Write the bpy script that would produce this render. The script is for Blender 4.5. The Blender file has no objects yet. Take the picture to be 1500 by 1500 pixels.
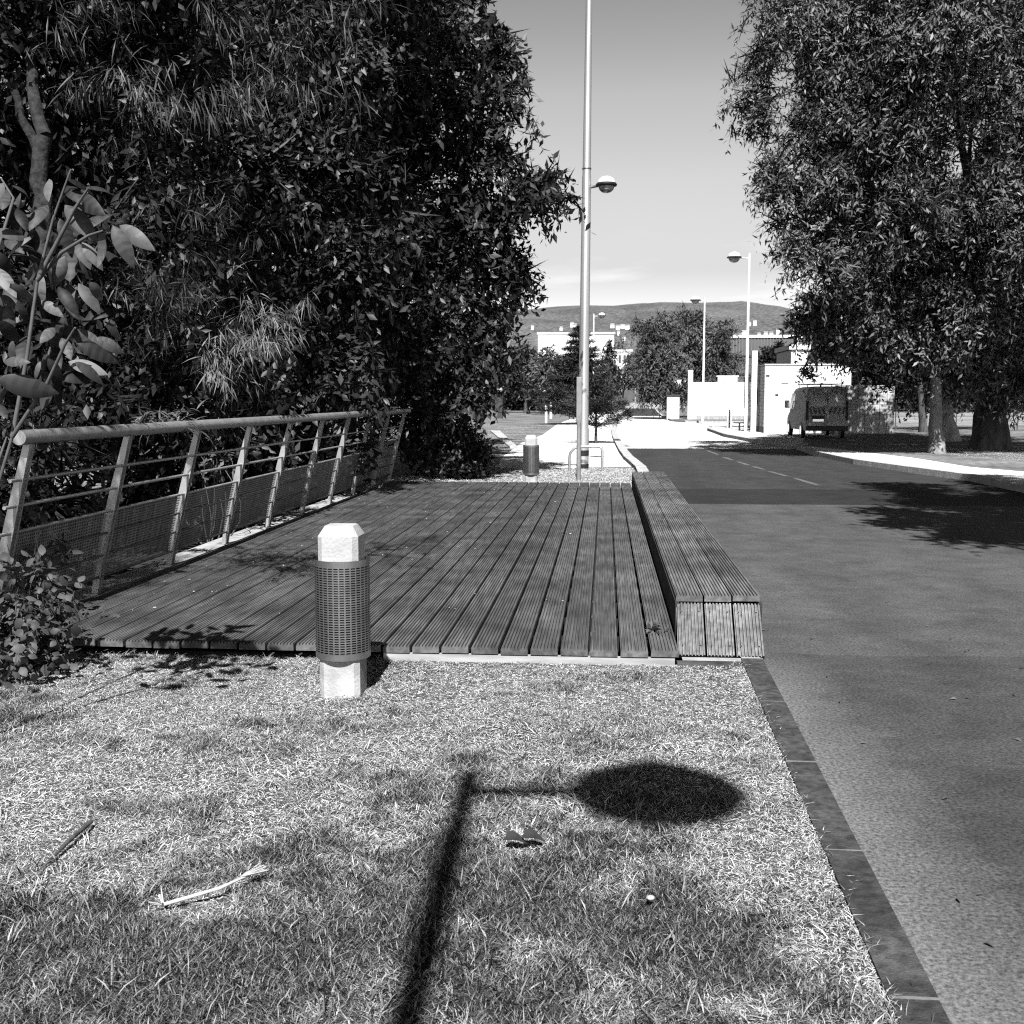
import bpy, bmesh, math, random
import numpy as np
from mathutils import Vector, Matrix
R = math.radians
rng = np.random.default_rng(7)
random.seed(7)
SC = bpy.context.scene
COL = SC.collection

# ------------------------------------------------------------------ camera
H = 1.65
PITCH, YAW, FPX = R(5.9025), R(4.7936), 1625.0
cd = bpy.data.cameras.new('camera'); cam = bpy.data.objects.new('camera', cd); COL.objects.link(cam)
cam.location = (0, 0, H)
cam.rotation_euler = (R(90) - PITCH, 0, YAW)
cd.sensor_width = 36; cd.lens = 36 * FPX / 1500
cd.clip_start = 0.05; cd.clip_end = 20000
cd.dof.use_dof = True; cd.dof.focus_distance = 6.6; cd.dof.aperture_fstop = 9.0
SC.camera = cam

# ------------------------------------------------------------------ light
SUN_EL = R(47); SUN_AZ = R(178.0)         # sun behind the camera, a touch to its right
w = bpy.data.worlds.new('World'); SC.world = w; w.use_nodes = True
wt = w.node_tree; wt.nodes.clear()
def wn(t, **k):
    n = wt.nodes.new(t)
    for a, b in k.items(): setattr(n, a, b)
    return n
wl = wt.links.new
sky = wn('ShaderNodeTexSky', sky_type='NISHITA', sun_disc=False)
sky.sun_elevation = SUN_EL; sky.sun_rotation = SUN_AZ
sky.air_density = 1.0; sky.dust_density = 0.6; sky.ozone_density = 1.0
sep = wn('ShaderNodeSeparateColor')                      # black-and-white film behind a red filter
wl(sky.outputs[0], sep.inputs[0])
pw = wn('ShaderNodeMath', operation='POWER'); wl(sep.outputs[0], pw.inputs[0]); pw.inputs[1].default_value = 1.7
mu = wn('ShaderNodeMath', operation='MULTIPLY'); wl(pw.outputs[0], mu.inputs[0]); mu.inputs[1].default_value = 0.42
# thin fair-weather cloud low over the hills
tc = wn('ShaderNodeTexCoord')
sx = wn('ShaderNodeSeparateXYZ'); wl(tc.outputs['Generated'], sx.inputs[0])
mp = wn('ShaderNodeMapping'); mp.inputs['Scale'].default_value = (5, 5, 26); wl(tc.outputs['Generated'], mp.inputs[0])
nz = wn('ShaderNodeTexNoise'); nz.inputs['Scale'].default_value = 1.6; nz.inputs['Detail'].default_value = 7; wl(mp.outputs[0], nz.inputs[0])
cr = wn('ShaderNodeMapRange'); cr.inputs[1].default_value = .52; cr.inputs[2].default_value = .68; wl(nz.outputs[0], cr.inputs[0])
hb = wn('ShaderNodeMapRange'); hb.inputs[1].default_value = .15; hb.inputs[2].default_value = .08; wl(sx.outputs[2], hb.inputs[0])
cm = wn('ShaderNodeMath', operation='MULTIPLY'); wl(cr.outputs[0], cm.inputs[0]); wl(hb.outputs[0], cm.inputs[1])
cs = wn('ShaderNodeMath', operation='MULTIPLY'); wl(cm.outputs[0], cs.inputs[0]); cs.inputs[1].default_value = 1.4
rk_ = wn('ShaderNodeValToRGB'); wl(sx.outputs[2], rk_.inputs[0])       # red-filter sky: pale low down, deep overhead
_e = rk_.color_ramp.elements
for i_, (p_, c_) in enumerate([(0, .35), (.11, .37), (.187, .68), (.255, .86), (.335, .82), (.42, .13), (.55, .025), (1, .015)]):
    q_ = _e[i_] if i_ in (0,) else (_e[len(_e) - 1] if i_ == 7 else _e.new(p_))
    q_.position = p_; q_.color = (c_, c_, c_, 1)
mr_ = wn('ShaderNodeMath', operation='MULTIPLY'); wl(mu.outputs[0], mr_.inputs[0]); wl(rk_.outputs[0], mr_.inputs[1])
mg_ = wn('ShaderNodeMath', operation='MULTIPLY'); wl(mr_.outputs[0], mg_.inputs[0]); mg_.inputs[1].default_value = 1.87
ad = wn('ShaderNodeMath', operation='ADD'); wl(mg_.outputs[0], ad.inputs[0]); wl(cs.outputs[0], ad.inputs[1])
bg = wn('ShaderNodeBackground'); bg.inputs[1].default_value = 0.1; wl(ad.outputs[0], bg.inputs[0])
wo = wn('ShaderNodeOutputWorld'); wl(bg.outputs[0], wo.inputs[0])
sd = bpy.data.lights.new('sun', 'SUN'); sd.energy = 5.0; sd.angle = R(.53); sd.color = (1, 1, 1)
sun = bpy.data.objects.new('sun', sd); COL.objects.link(sun)
_h = Vector((math.sin(SUN_AZ) * math.cos(SUN_EL), math.cos(SUN_AZ) * math.cos(SUN_EL), math.sin(SUN_EL)))
sun.rotation_euler = _h.to_track_quat('Z', 'Y').to_euler()
vs = SC.view_settings
vs.view_transform = 'Standard'; vs.look = 'None'; vs.exposure = 0.85; vs.gamma = 1.0
SC.cycles.max_bounces = 4; SC.cycles.diffuse_bounces = 0; SC.cycles.glossy_bounces = 2
SC.cycles.transmission_bounces = 2; SC.cycles.transparent_max_bounces = 4
SC.cycles.use_denoising = False; SC.cycles.filter_width = 1.15

# ------------------------------------------------------------------ survey: where a sight line meets the ground or a depth
_F = Vector((-math.sin(YAW) * math.cos(PITCH), math.cos(YAW) * math.cos(PITCH), -math.sin(PITCH)))
_R = Vector((math.cos(YAW), math.sin(YAW), 0)); _U = _R.cross(_F)
def ray(x, y): return _F + _R * ((x - 750) / FPX) + _U * ((750 - y) / FPX)
def G(x, y, z=0.0):
    d = ray(x, y); return Vector((0, 0, H)) + d * ((z - H) / d.z)
def D(x, y, Y):
    d = ray(x, y); return Vector((0, 0, H)) + d * (Y / d.y)

# ------------------------------------------------------------------ materials (a black-and-white picture: neutral greys)
def mat(name, base, rough=.8, metal=0.0, var=0.0, scale=6.0, bump=0.0, bscale=None, spec=.3, detail=6, stretch=None, blot=0.0, bscale2=.8):
    m = bpy.data.materials.new(name); m.use_nodes = True
    nt = m.node_tree; b = nt.nodes['Principled BSDF']
    b.inputs['Roughness'].default_value = rough; b.inputs['Metallic'].default_value = metal
    b.inputs['Specular IOR Level'].default_value = spec
    b.inputs['Base Color'].default_value = (base, base, base, 1)
    if var or bump:
        t = nt.nodes.new('ShaderNodeTexCoord'); mpn = nt.nodes.new('ShaderNodeMapping')
        nt.links.new(t.outputs['Object'], mpn.inputs[0])
        if stretch: mpn.inputs['Scale'].default_value = stretch
        n = nt.nodes.new('ShaderNodeTexNoise'); n.inputs['Scale'].default_value = scale; n.inputs['Detail'].default_value = detail
        nt.links.new(mpn.outputs[0], n.inputs[0])
        if var:
            r = nt.nodes.new('ShaderNodeMapRange'); r.inputs[1].default_value = .3; r.inputs[2].default_value = .7
            r.inputs[3].default_value = base * (1 - var); r.inputs[4].default_value = base * (1 + var)
            nt.links.new(n.outputs[0], r.inputs[0]); out = r.outputs[0]
            if blot:
                n2 = nt.nodes.new('ShaderNodeTexNoise'); n2.inputs['Scale'].default_value = bscale2; n2.inputs['Detail'].default_value = 4
                nt.links.new(t.outputs['Object'], n2.inputs[0])
                r2 = nt.nodes.new('ShaderNodeMapRange'); r2.inputs[1].default_value = .35; r2.inputs[2].default_value = .65
                r2.inputs[3].default_value = 1 - blot; r2.inputs[4].default_value = 1 + blot
                nt.links.new(n2.outputs[0], r2.inputs[0])
                mm = nt.nodes.new('ShaderNodeMath'); mm.operation = 'MULTIPLY'
                nt.links.new(out, mm.inputs[0]); nt.links.new(r2.outputs[0], mm.inputs[1]); out = mm.outputs[0]
            nt.links.new(out, b.inputs['Base Color'])
        if bump:
            n3 = n
            if bscale:
                n3 = nt.nodes.new('ShaderNodeTexNoise'); n3.inputs['Scale'].default_value = bscale; n3.inputs['Detail'].default_value = 5
                nt.links.new(mpn.outputs[0], n3.inputs[0])
            bp = nt.nodes.new('ShaderNodeBump'); bp.inputs['Strength'].default_value = bump; bp.inputs['Distance'].default_value = .02
            nt.links.new(n3.outputs[0], bp.inputs['Height']); nt.links.new(bp.outputs[0], b.inputs['Normal'])
    return m

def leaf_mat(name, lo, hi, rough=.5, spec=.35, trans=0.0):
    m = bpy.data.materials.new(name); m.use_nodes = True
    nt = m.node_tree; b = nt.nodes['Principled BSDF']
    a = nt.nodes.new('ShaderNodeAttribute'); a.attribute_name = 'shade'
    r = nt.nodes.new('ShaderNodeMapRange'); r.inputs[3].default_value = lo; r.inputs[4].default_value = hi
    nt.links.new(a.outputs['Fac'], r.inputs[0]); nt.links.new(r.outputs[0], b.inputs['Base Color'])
    b.inputs['Roughness'].default_value = rough; b.inputs['Specular IOR Level'].default_value = spec
    if trans:
        tr = nt.nodes.new('ShaderNodeBsdfTranslucent'); nt.links.new(r.outputs[0], tr.inputs[0])
        mx = nt.nodes.new('ShaderNodeMixShader'); mx.inputs[0].default_value = trans
        nt.links.new(b.outputs[0], mx.inputs[1]); nt.links.new(tr.outputs[0], mx.inputs[2])
        nt.links.new(mx.outputs[0], nt.nodes['Material Output'].inputs[0])
    return m

M = {}
M['concrete'] = mat('cast_concrete', .40, .85, var=.16, scale=9, bump=.25, bscale=60, blot=.12, bscale2=5)
M['ledge'] = mat('ledge_concrete', .36, .9, var=.3, scale=7, bump=.3, bscale=40)
M['kerb_dark'] = mat('kerb_granite', .055, .85, var=.5, scale=26, bump=.5, bscale=120, blot=.35, bscale2=4)
M['kerb_light'] = mat('kerb_concrete', .45, .9, var=.25, scale=6, bump=.3, bscale=40)
M['mortar'] = mat('kerb_mortar', .16, .9, var=.3, scale=30)
M['steel'] = mat('galvanised_steel', .55, .38, metal=.75, var=.22, scale=5, spec=.5, stretch=(1, 1, .4))
M['rail_steel'] = mat('brushed_rail_steel', .43, .36, metal=.45, var=.18, scale=7, spec=.5)
M['dark_steel'] = mat('dark_steel', .12, .5, metal=.5, var=.3, scale=12)
M['sleeve'] = mat('perforated_steel', .24, .48, metal=.88, var=.2, scale=10, spec=.5)
M['pole'] = mat('zinc_pole', .62, .36, metal=.75, var=.15, scale=3, stretch=(1, 1, .15), spec=.5)
M['white_paint'] = mat('white_paint', .82, .6, var=.06, scale=3)
M['white_render'] = mat('white_render', .80, .9, var=.06, scale=1.2, bump=.15, bscale=30)
M['black'] = mat('black_rubber', .015, .6)
M['black_band'] = mat('black_band', .02, .5)
M['glass'] = mat('dark_glass', .03, .08, spec=.8)
M['globe'] = mat('lamp_globe', .5, .25, spec=.6)
M['van_body'] = mat('van_paint', .42, .6, spec=.15, var=.05, scale=2)
M['van_dark'] = mat('van_trim', .03, .5)
M['chrome'] = mat('chrome', .7, .15, metal=1.0)
M['bark_light'] = mat('smooth_bark', .27, .9, var=.35, scale=5, bump=.6, bscale=18, stretch=(1, 1, .45))
M['bark'] = mat('rough_bark', .065, .95, var=.55, scale=6, bump=1.0, bscale=14, stretch=(1, 1, .3))
M['bark_dark'] = mat('dark_bark', .07, .95, var=.4, scale=8, bump=.8, bscale=20, stretch=(1, 1, .3))
M['stem'] = mat('young_stem', .10, .6, var=.2, scale=20)
M['grey_panel'] = mat('grey_panel', .18, .7, var=.1, scale=2)
M['dark_panel'] = mat('dark_panel', .05, .7, var=.2, scale=3)
M['straw_stalk'] = mat('dry_stalk', .5, .8, var=.15, scale=30, stretch=(1, .2, 1))
M['dead_leaf'] = mat('dead_leaf', .03, .8, var=.3, scale=30)
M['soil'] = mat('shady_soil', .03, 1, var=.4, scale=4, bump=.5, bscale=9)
M['far_ground'] = mat('far_ground', .14, 1, var=.3, scale=.05)
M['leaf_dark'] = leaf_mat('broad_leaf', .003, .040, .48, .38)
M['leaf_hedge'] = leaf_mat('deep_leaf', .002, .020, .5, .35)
M['leaf_light'] = leaf_mat('willowy_leaf', .006, .165, .46, .4)
M['leaf_near'] = leaf_mat('young_leaf', .010, .17, .55, .25, trans=.08)
M['leaf_frond'] = leaf_mat('frond_leaf', .003, .15, .5, .3)
M['needle'] = leaf_mat('needle_leaf', .015, .06, .6, .3)
M['leaf_far'] = leaf_mat('far_leaf', .015, .15, .7, .2)
M['grass_blade'] = leaf_mat('dry_grass_blade', .008, .82, .8, .15, trans=.05)

# ------------------------------------------------------------------ mesh helpers
class MB:
    def __init__(s): s.v = []; s.f = []; s.sm = []
    def add(s, vs_, fs, smooth=False):
        o = len(s.v); s.v += [tuple(p) for p in vs_]; s.f += [tuple(i + o for i in f) for f in fs]; s.sm += [smooth] * len(fs); return s
    def box(s, x0, x1, y0, y1, z0, z1, bev=0.0):
        if bev <= 0:
            v = [(x, y, z) for z in (z0, z1) for y in (y0, y1) for x in (x0, x1)]
            return s.add(v, [(0, 2, 3, 1), (4, 5, 7, 6), (0, 1, 5, 4), (2, 6, 7, 3), (0, 4, 6, 2), (1, 3, 7, 5)])
        bm = bmesh.new(); bmesh.ops.create_cube(bm, size=1)
        for q in bm.verts: q.co = Vector(((x0 + x1) / 2 + q.co.x * (x1 - x0), (y0 + y1) / 2 + q.co.y * (y1 - y0), (z0 + z1) / 2 + q.co.z * (z1 - z0)))
        bmesh.ops.bevel(bm, geom=bm.edges[:], offset=bev, segments=2, affect='EDGES', profile=.6)
        return s.bm(bm)
    def bm(s, bm, mtx=None, smooth=False):
        if mtx: bmesh.ops.transform(bm, matrix=mtx, verts=bm.verts)
        bm.verts.index_update()
        s.add([q.co[:] for q in bm.verts], [[q.index for q in f.verts] for f in bm.faces], smooth); bm.free(); return s
    def tube(s, pts, rad, n=10, cap=True, wob=None):
        pts = [Vector(p) for p in pts]
        if not hasattr(rad, '__len__'): rad = [rad] * len(pts)
        vs_ = []; up = None
        for i, p in enumerate(pts):
            t = (pts[min(i + 1, len(pts) - 1)] - pts[max(i - 1, 0)])
            t = t.normalized() if t.length > 1e-9 else Vector((0, 0, 1))
            if up is None: up = t.orthogonal().normalized()
            a = (up - t * up.dot(t)); a = a.normalized() if a.length > 1e-6 else t.orthogonal().normalized(); up = a
            b = t.cross(a)
            for k in range(n):
                an = 2 * math.pi * k / n; r = rad[i] * (wob(i, an) if wob else 1)
                vs_.append(p + a * (r * math.cos(an)) + b * (r * math.sin(an)))
        fs = [(i * n + k, i * n + (k + 1) % n, (i + 1) * n + (k + 1) % n, (i + 1) * n + k) for i in range(len(pts) - 1) for k in range(n)]
        s.add(vs_, fs, True)
        if cap:
            o = len(s.v); s.v += [tuple(q) for q in vs_[:n]] + [tuple(q) for q in vs_[-n:]]
            s.f += [tuple(o + k for k in reversed(range(n))), tuple(o + n + k for k in range(n))]; s.sm += [False, False]
        return s
    def lathe(s, prof, c=(0, 0, 0), n=24, smooth=True):
        vs_ = [(c[0] + r * math.cos(2 * math.pi * k / n), c[1] + r * math.sin(2 * math.pi * k / n), c[2] + z) for r, z in prof for k in range(n)]
        fs = [(i * n + k, i * n + (k + 1) % n, (i + 1) * n + (k + 1) % n, (i + 1) * n + k) for i in range(len(prof) - 1) for k in range(n)]
        return s.add(vs_, fs, smooth)
    def prism(s, poly, z0, z1):
        n = len(poly)
        a = sum(poly[i][0] * poly[(i + 1) % n][1] - poly[(i + 1) % n][0] * poly[i][1] for i in range(n))
        if a < 0: poly = poly[::-1]
        vs_ = [(p[0], p[1], z0) for p in poly] + [(p[0], p[1], z1) for p in poly]
        return s.add(vs_, [tuple(range(n, 2 * n))] + [(i, (i + 1) % n, n + (i + 1) % n, n + i) for i in range(n)])
    def sheet(s, poly, z):
        n = len(poly)
        a = sum(poly[i][0] * poly[(i + 1) % n][1] - poly[(i + 1) % n][0] * poly[i][1] for i in range(n))
        if a < 0: poly = poly[::-1]
        return s.add([(p[0], p[1], z) for p in poly], [tuple(range(n))])
    def build(s, name, m, parent=None, loc=None):
        me = bpy.data.meshes.new(name); me.from_pydata(s.v, [], s.f); me.update()
        me.polygons.foreach_set('use_smooth', s.sm)
        me.materials.append(m); o = bpy.data.objects.new(name, me); COL.objects.link(o)
        if parent: o.parent = parent
        if loc: o.location = loc
        return o

def tag(o, label=None, cat=None, group=None, kind=None):
    if label: o['label'] = label
    if cat: o['category'] = cat
    if group: o['group'] = group
    if kind: o['kind'] = kind
    return o
def thing(name, label, cat, loc=(0, 0, 0), group=None, rz=0):
    o = bpy.data.objects.new(name, None); o.empty_display_size = .2; COL.objects.link(o); o.location = loc; o.rotation_euler = (0, 0, rz)
    return tag(o, label, cat, group)
def kids(o): return [c for c in COL.objects if c.parent == o]
def copy_tree(o, label, loc, rz=0, parent=None):
    def rec(a, par):
        c = a.copy(); COL.objects.link(c)
        if par: c.parent = par
        for k in kids(a): rec(k, c)
        return c
    ks = rec(o, parent); ks.location = loc; ks.rotation_euler = (0, 0, rz); ks['label'] = label
    return ks

def np_mesh(name, V, F, m, parent=None, shade=None, loc=None):
    """V (n,3), F (k,3 or 4) -> one mesh object, with a per-face leaf tone."""
    me = bpy.data.meshes.new(name); k, c = F.shape
    me.vertices.add(len(V)); me.vertices.foreach_set('co', np.ascontiguousarray(V, np.float32).ravel())
    me.loops.add(k * c); me.loops.foreach_set('vertex_index', np.ascontiguousarray(F, np.int32).ravel())
    me.polygons.add(k); me.polygons.foreach_set('loop_start', np.arange(0, k * c, c, dtype=np.int32))
    if shade is not None:
        at = me.attributes.new('shade', 'FLOAT', 'FACE'); at.data.foreach_set('value', np.ascontiguousarray(shade, np.float32))
    me.update(calc_edges=True); me.validate()
    me.materials.append(m); o = bpy.data.objects.new(name, me); COL.objects.link(o)
    if parent: o.parent = parent
    if loc: o.location = loc
    return o

def unit(a): return a / np.maximum(np.linalg.norm(a, axis=1, keepdims=True), 1e-9)

def leaf_arrays(P, d, n, L, W, sh, fold=.25, curl=.15):
    """One folded leaf per row: base, left, right, tip -> two triangles meeting on the midrib."""
    d = unit(d); s = unit(np.cross(d, n)); n = np.cross(s, d)
    L = L[:, None]; W = W[:, None]
    mid = P + d * L * .42
    l = mid + s * W * .5 - n * W * fold; r = mid - s * W * .5 - n * W * fold
    t = P + d * L - n * L * curl
    V = np.stack([P, l, t, r], 1).reshape(-1, 3)
    i = np.arange(len(P)) * 4
    F = np.concatenate([np.stack([i, i + 2, i + 1], 1), np.stack([i, i + 3, i + 2], 1)])
    return V, F, np.concatenate([sh, sh])

def long_leaf_arrays(P, d, n, L, W, sh, seg=5, droop=.35, fold=.12, wide=.4, vein=0.0):
    """A larger leaf or blade: a curved strip with a midrib, tapering to both ends."""
    d = unit(d); s = unit(np.cross(d, n)); n = np.cross(s, d)
    k = len(P); rows = []
    for j in range(seg + 1):
        u = j / seg
        c = P + d * (L * u * (1 - .15 * u))[:, None] - n * (L * droop * u * u)[:, None]
        wv = W * (math.sin(math.pi * min(1, (u ** wide) if u > 0 else 0)) ** .8 if 0 < u < 1 else .02)
        off = s * (wv * .5)[:, None]; dn = n * (wv * fold)[:, None]
        rows.append(np.stack([c + off - dn, c, c - off - dn], 1))
    V = np.stack(rows, 1).reshape(-1, 3); F = []
    base = np.arange(k) * (3 * (seg + 1))
    for j in range(seg):
        for q in range(2):
            a = base + j * 3 + q
            F.append(np.stack([a, a + 1, a + 4, a + 3], 1))
    S = np.tile(sh, seg * 2)
    if vein:                                            # side veins and blemishes: small tone steps along and across the leaf
        gv = np.random.default_rng(k); S = np.clip(S.reshape(seg * 2, k) * (1 + vein * gv.normal(size=(seg * 2, k))) + .03 * np.where(np.arange(seg * 2) % 4 < 2, 1, -1)[:, None], 0, 1).ravel()
    return V, np.concatenate(F), S

def vnoise(x, y, sc, seed):
    """smooth value noise 0..1"""
    r_ = np.random.default_rng(seed); T = r_.random((64, 64))
    def one(u, v):
        i = np.floor(u).astype(int); j = np.floor(v).astype(int); a = u - i; b = v - j
        a = a * a * (3 - 2 * a); b = b * b * (3 - 2 * b)
        g = lambda p, q: T[p % 64, q % 64]
        return (g(i, j) * (1 - a) + g(i + 1, j) * a) * (1 - b) + (g(i, j + 1) * (1 - a) + g(i + 1, j + 1) * a) * b
    return (one(x * sc, y * sc) * .55 + one(x * sc * 2.1 + 9, y * sc * 2.1 + 5) * .3 + one(x * sc * 4.3 + 3, y * sc * 4.3 + 7) * .15)

def crown_leaves(lobes, n, L, W, per=14, reach=.42, shell=.62, droop=.35, seed=1, tone=(.0, 1.0), out=.5, inner=.12, sub=0.0):
    """Leaf sprays through the outer volume of a set of lobes (x, y, z, r): each spray is a twig with leaves either side."""
    g = np.random.default_rng(seed)
    lb = np.array(lobes, float); C = lb[:, :3]; r = lb[:, 3]
    wgt = r ** 2 / (r ** 2).sum(); k = int(n / per * 1.5)
    li = g.choice(len(lb), k, p=wgt); dr = unit(g.normal(size=(k, 3)))
    bumpy = 1 + .16 * np.sin(dr[:, 0] * 7 + li) * np.sin(dr[:, 1] * 6 + 2 * li) + .10 * np.sin(dr[:, 2] * 13 + li * 3)
    fr = shell + (1.04 - shell) * g.random(k) ** .6
    deep = g.random(k) < inner; fr[deep] = .25 + .5 * g.random(deep.sum())
    c = C[li] + dr * (r[li] * fr * bumpy)[:, None]
    if sub:                                            # boughs: most sprays gather in smaller clumps, with hollows between
        m_ = 9; sd_ = unit(g.normal(size=(len(lb) * m_, 3))).reshape(len(lb), m_, 3)
        sc = C[:, None, :] + sd_ * (r[:, None] * (.50 + .48 * g.random((len(lb), m_))))[..., None]; sr = np.minimum(r[:, None] * (.28 + .22 * g.random((len(lb), m_))), 1.1)
        si = g.integers(0, m_, k); use = g.random(k) < sub
        d2 = unit(g.normal(size=(k, 3)) + np.array([0, -.25, .55])); c2 = sc[li, si] + d2 * (sr[li, si] * (.45 + .6 * g.random(k) ** .6))[:, None]
        c = np.where(use[:, None], c2, c); dr = np.where(use[:, None], unit(d2 + dr * .6 + unit(c2 - C[li]) * .6), dr); deep = deep | use
    rel = np.linalg.norm(c[:, None, :] - C[None], axis=2) / r[None]; rel[np.arange(k), li] = 9
    keep = (rel.min(1) > .62) | deep
    c, dr, li = c[keep], dr[keep], li[keep]
    k = min(len(c), int(n / per)); c, dr, li = c[:k], dr[:k], li[:k]
    ax = unit(dr * out + g.normal(size=(k, 3)) * .55 + np.array([0, 0, -droop]) * .7)
    tl = reach * (.5 + g.random(k))
    base_tone = np.clip(.5 + .5 * np.sin(c[:, 0] * 1.1 + 3) * np.sin(c[:, 2] * 1.3 + c[:, 1]) + g.normal(size=k) * .18, 0, 1)
    u = np.tile((np.arange(per) + .5) / per, (k, 1)); side = np.where(np.arange(per) % 2 == 0, 1., -1.)[None, :]
    sidev = unit(np.cross(ax, g.normal(size=(k, 3))))
    P = c[:, None, :] + ax[:, None, :] * (tl[:, None] * (u - .3))[..., None] - np.array([0, 0, 1]) * (droop * tl[:, None] * u * u)[..., None]
    P = P + g.normal(size=P.shape) * reach * .10
    d = ax[:, None, :] * .55 + sidev[:, None, :] * side[..., None] * .8 + g.normal(size=P.shape) * .35 + np.array([0, 0, -droop * .5])
    nn = np.array([0, -.25, .8]) + dr[:, None, :] * .5 + g.normal(size=P.shape) * .45
    m = k * per; P = P.reshape(m, 3); d = d.reshape(m, 3); nn = nn.reshape(m, 3)
    s_ = .65 + .7 * g.random(m)
    sh = np.clip(np.repeat(base_tone, per) * .55 + g.random(m) * .45, 0, 1) * (tone[1] - tone[0]) + tone[0]
    tw_l = tl * .75 + reach * .55                       # the twig that carries the spray
    P = np.concatenate([P, c - ax * (tl * .3)[:, None] - dr * reach * .5, c - ax * (tl * .3)[:, None]]); d = np.concatenate([d, ax * (tl * .5)[:, None] + dr * reach * .5, ax])
    nn = np.concatenate([nn, g.normal(size=(2 * k, 3))]); tw_w = np.full(k, W * .16)
    return P, d, nn, np.concatenate([L * s_, tw_l, tl]), np.concatenate([W * s_, tw_w, tw_w]), np.concatenate([sh, np.full(2 * k, .05)])

def limb(mb, a, b, r0, r1, g, seg=6, bend=.12, n=8):
    a = Vector(a); b = Vector(b); ln = (b - a).length; pts = []
    ox = Vector((g.normal(), g.normal(), g.normal() * .3)) * ln * bend
    for i in range(seg + 1):
        u = i / seg; pts.append(a.lerp(b, u) + ox * math.sin(math.pi * u) + Vector((g.normal(), g.normal(), 0)) * r0 * .25 * (0 < i < seg))
    mb.tube(pts, [r0 + (r1 - r0) * (i / seg) for i in range(seg + 1)], n)

def tree(name, label, cat, base, fork, lobes, n, L, W, mats, trunk_r, seed, group=None, per=14, reach=.42, droop=.35, flare=1.5, tone=(0, 1), shell=.62, limbs=9, inner=.12, parent=None, trunk_n=12):
    """trunk (with limbs) + crown under one Empty at the foot of the tree; coordinates given in the world."""
    g = np.random.default_rng(seed); base = Vector(base); fork = Vector(fork)
    t = thing(name, label, cat, base, group)
    mb = MB(); pts = []; rad = []
    for i in range(9):
        u = i / 8; p = base.lerp(fork, u) - base + Vector((g.normal(), g.normal(), 0)) * trunk_r * .10 * (i > 0)
        pts.append(p); rad.append(trunk_r * (1 + (flare - 1) * math.exp(-u * 8) - .3 * u))
    pts[0].z -= .15
    ph = g.random() * 6
    mb.tube(pts, rad, max(trunk_n, 10), wob=lambda i, a: 1 + (.10 + .22 * (flare - 1) * math.exp(-i * .9)) * math.sin(a * 5 + ph) * .6 + .05 * math.sin(a * 11 + i))
    lb = sorted(lobes, key=lambda q: -q[3])[:limbs]
    for q in lb:
        e = Vector(q[:3]) - base; st = (fork - base) * (0.75 + .25 * g.random())
        limb(mb, st, e, trunk_r * .45 * (.6 + .4 * g.random()), trunk_r * .1, g)
        for _ in range(2):
            e2 = e + Vector((g.normal(), g.normal(), g.normal())) * q[3] * .5
            limb(mb, st.lerp(e, .55), e2, trunk_r * .18, trunk_r * .04, g, 4, n=6)
    mb.build('trunk', mats[0], t)
    P, d, nn, l, w_, sh = crown_leaves([(q[0] - base.x, q[1] - base.y, q[2] - base.z, q[3]) for q in lobes], n, L, W, per, reach, shell, droop, seed, tone, inner=inner, sub=.88)
    V, F, S = leaf_arrays(P, d, nn, l, w_, sh)
    np_mesh('crown', V, F, mats[1], t, S)
    return t

def lobe(px, py, Y, r): q = D(px, py, Y); return (q.x, q.y, q.z, r)

# ================================================================== the setting
# -- one sheet to the horizon
tag(MB().add([(-6000, -300, -.5), (6000, -300, -.5), (6000, 9000, -.5), (-6000, 9000, -.5)], [(0, 1, 2, 3)]).build('ground', M['far_ground']), kind='structure')

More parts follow.
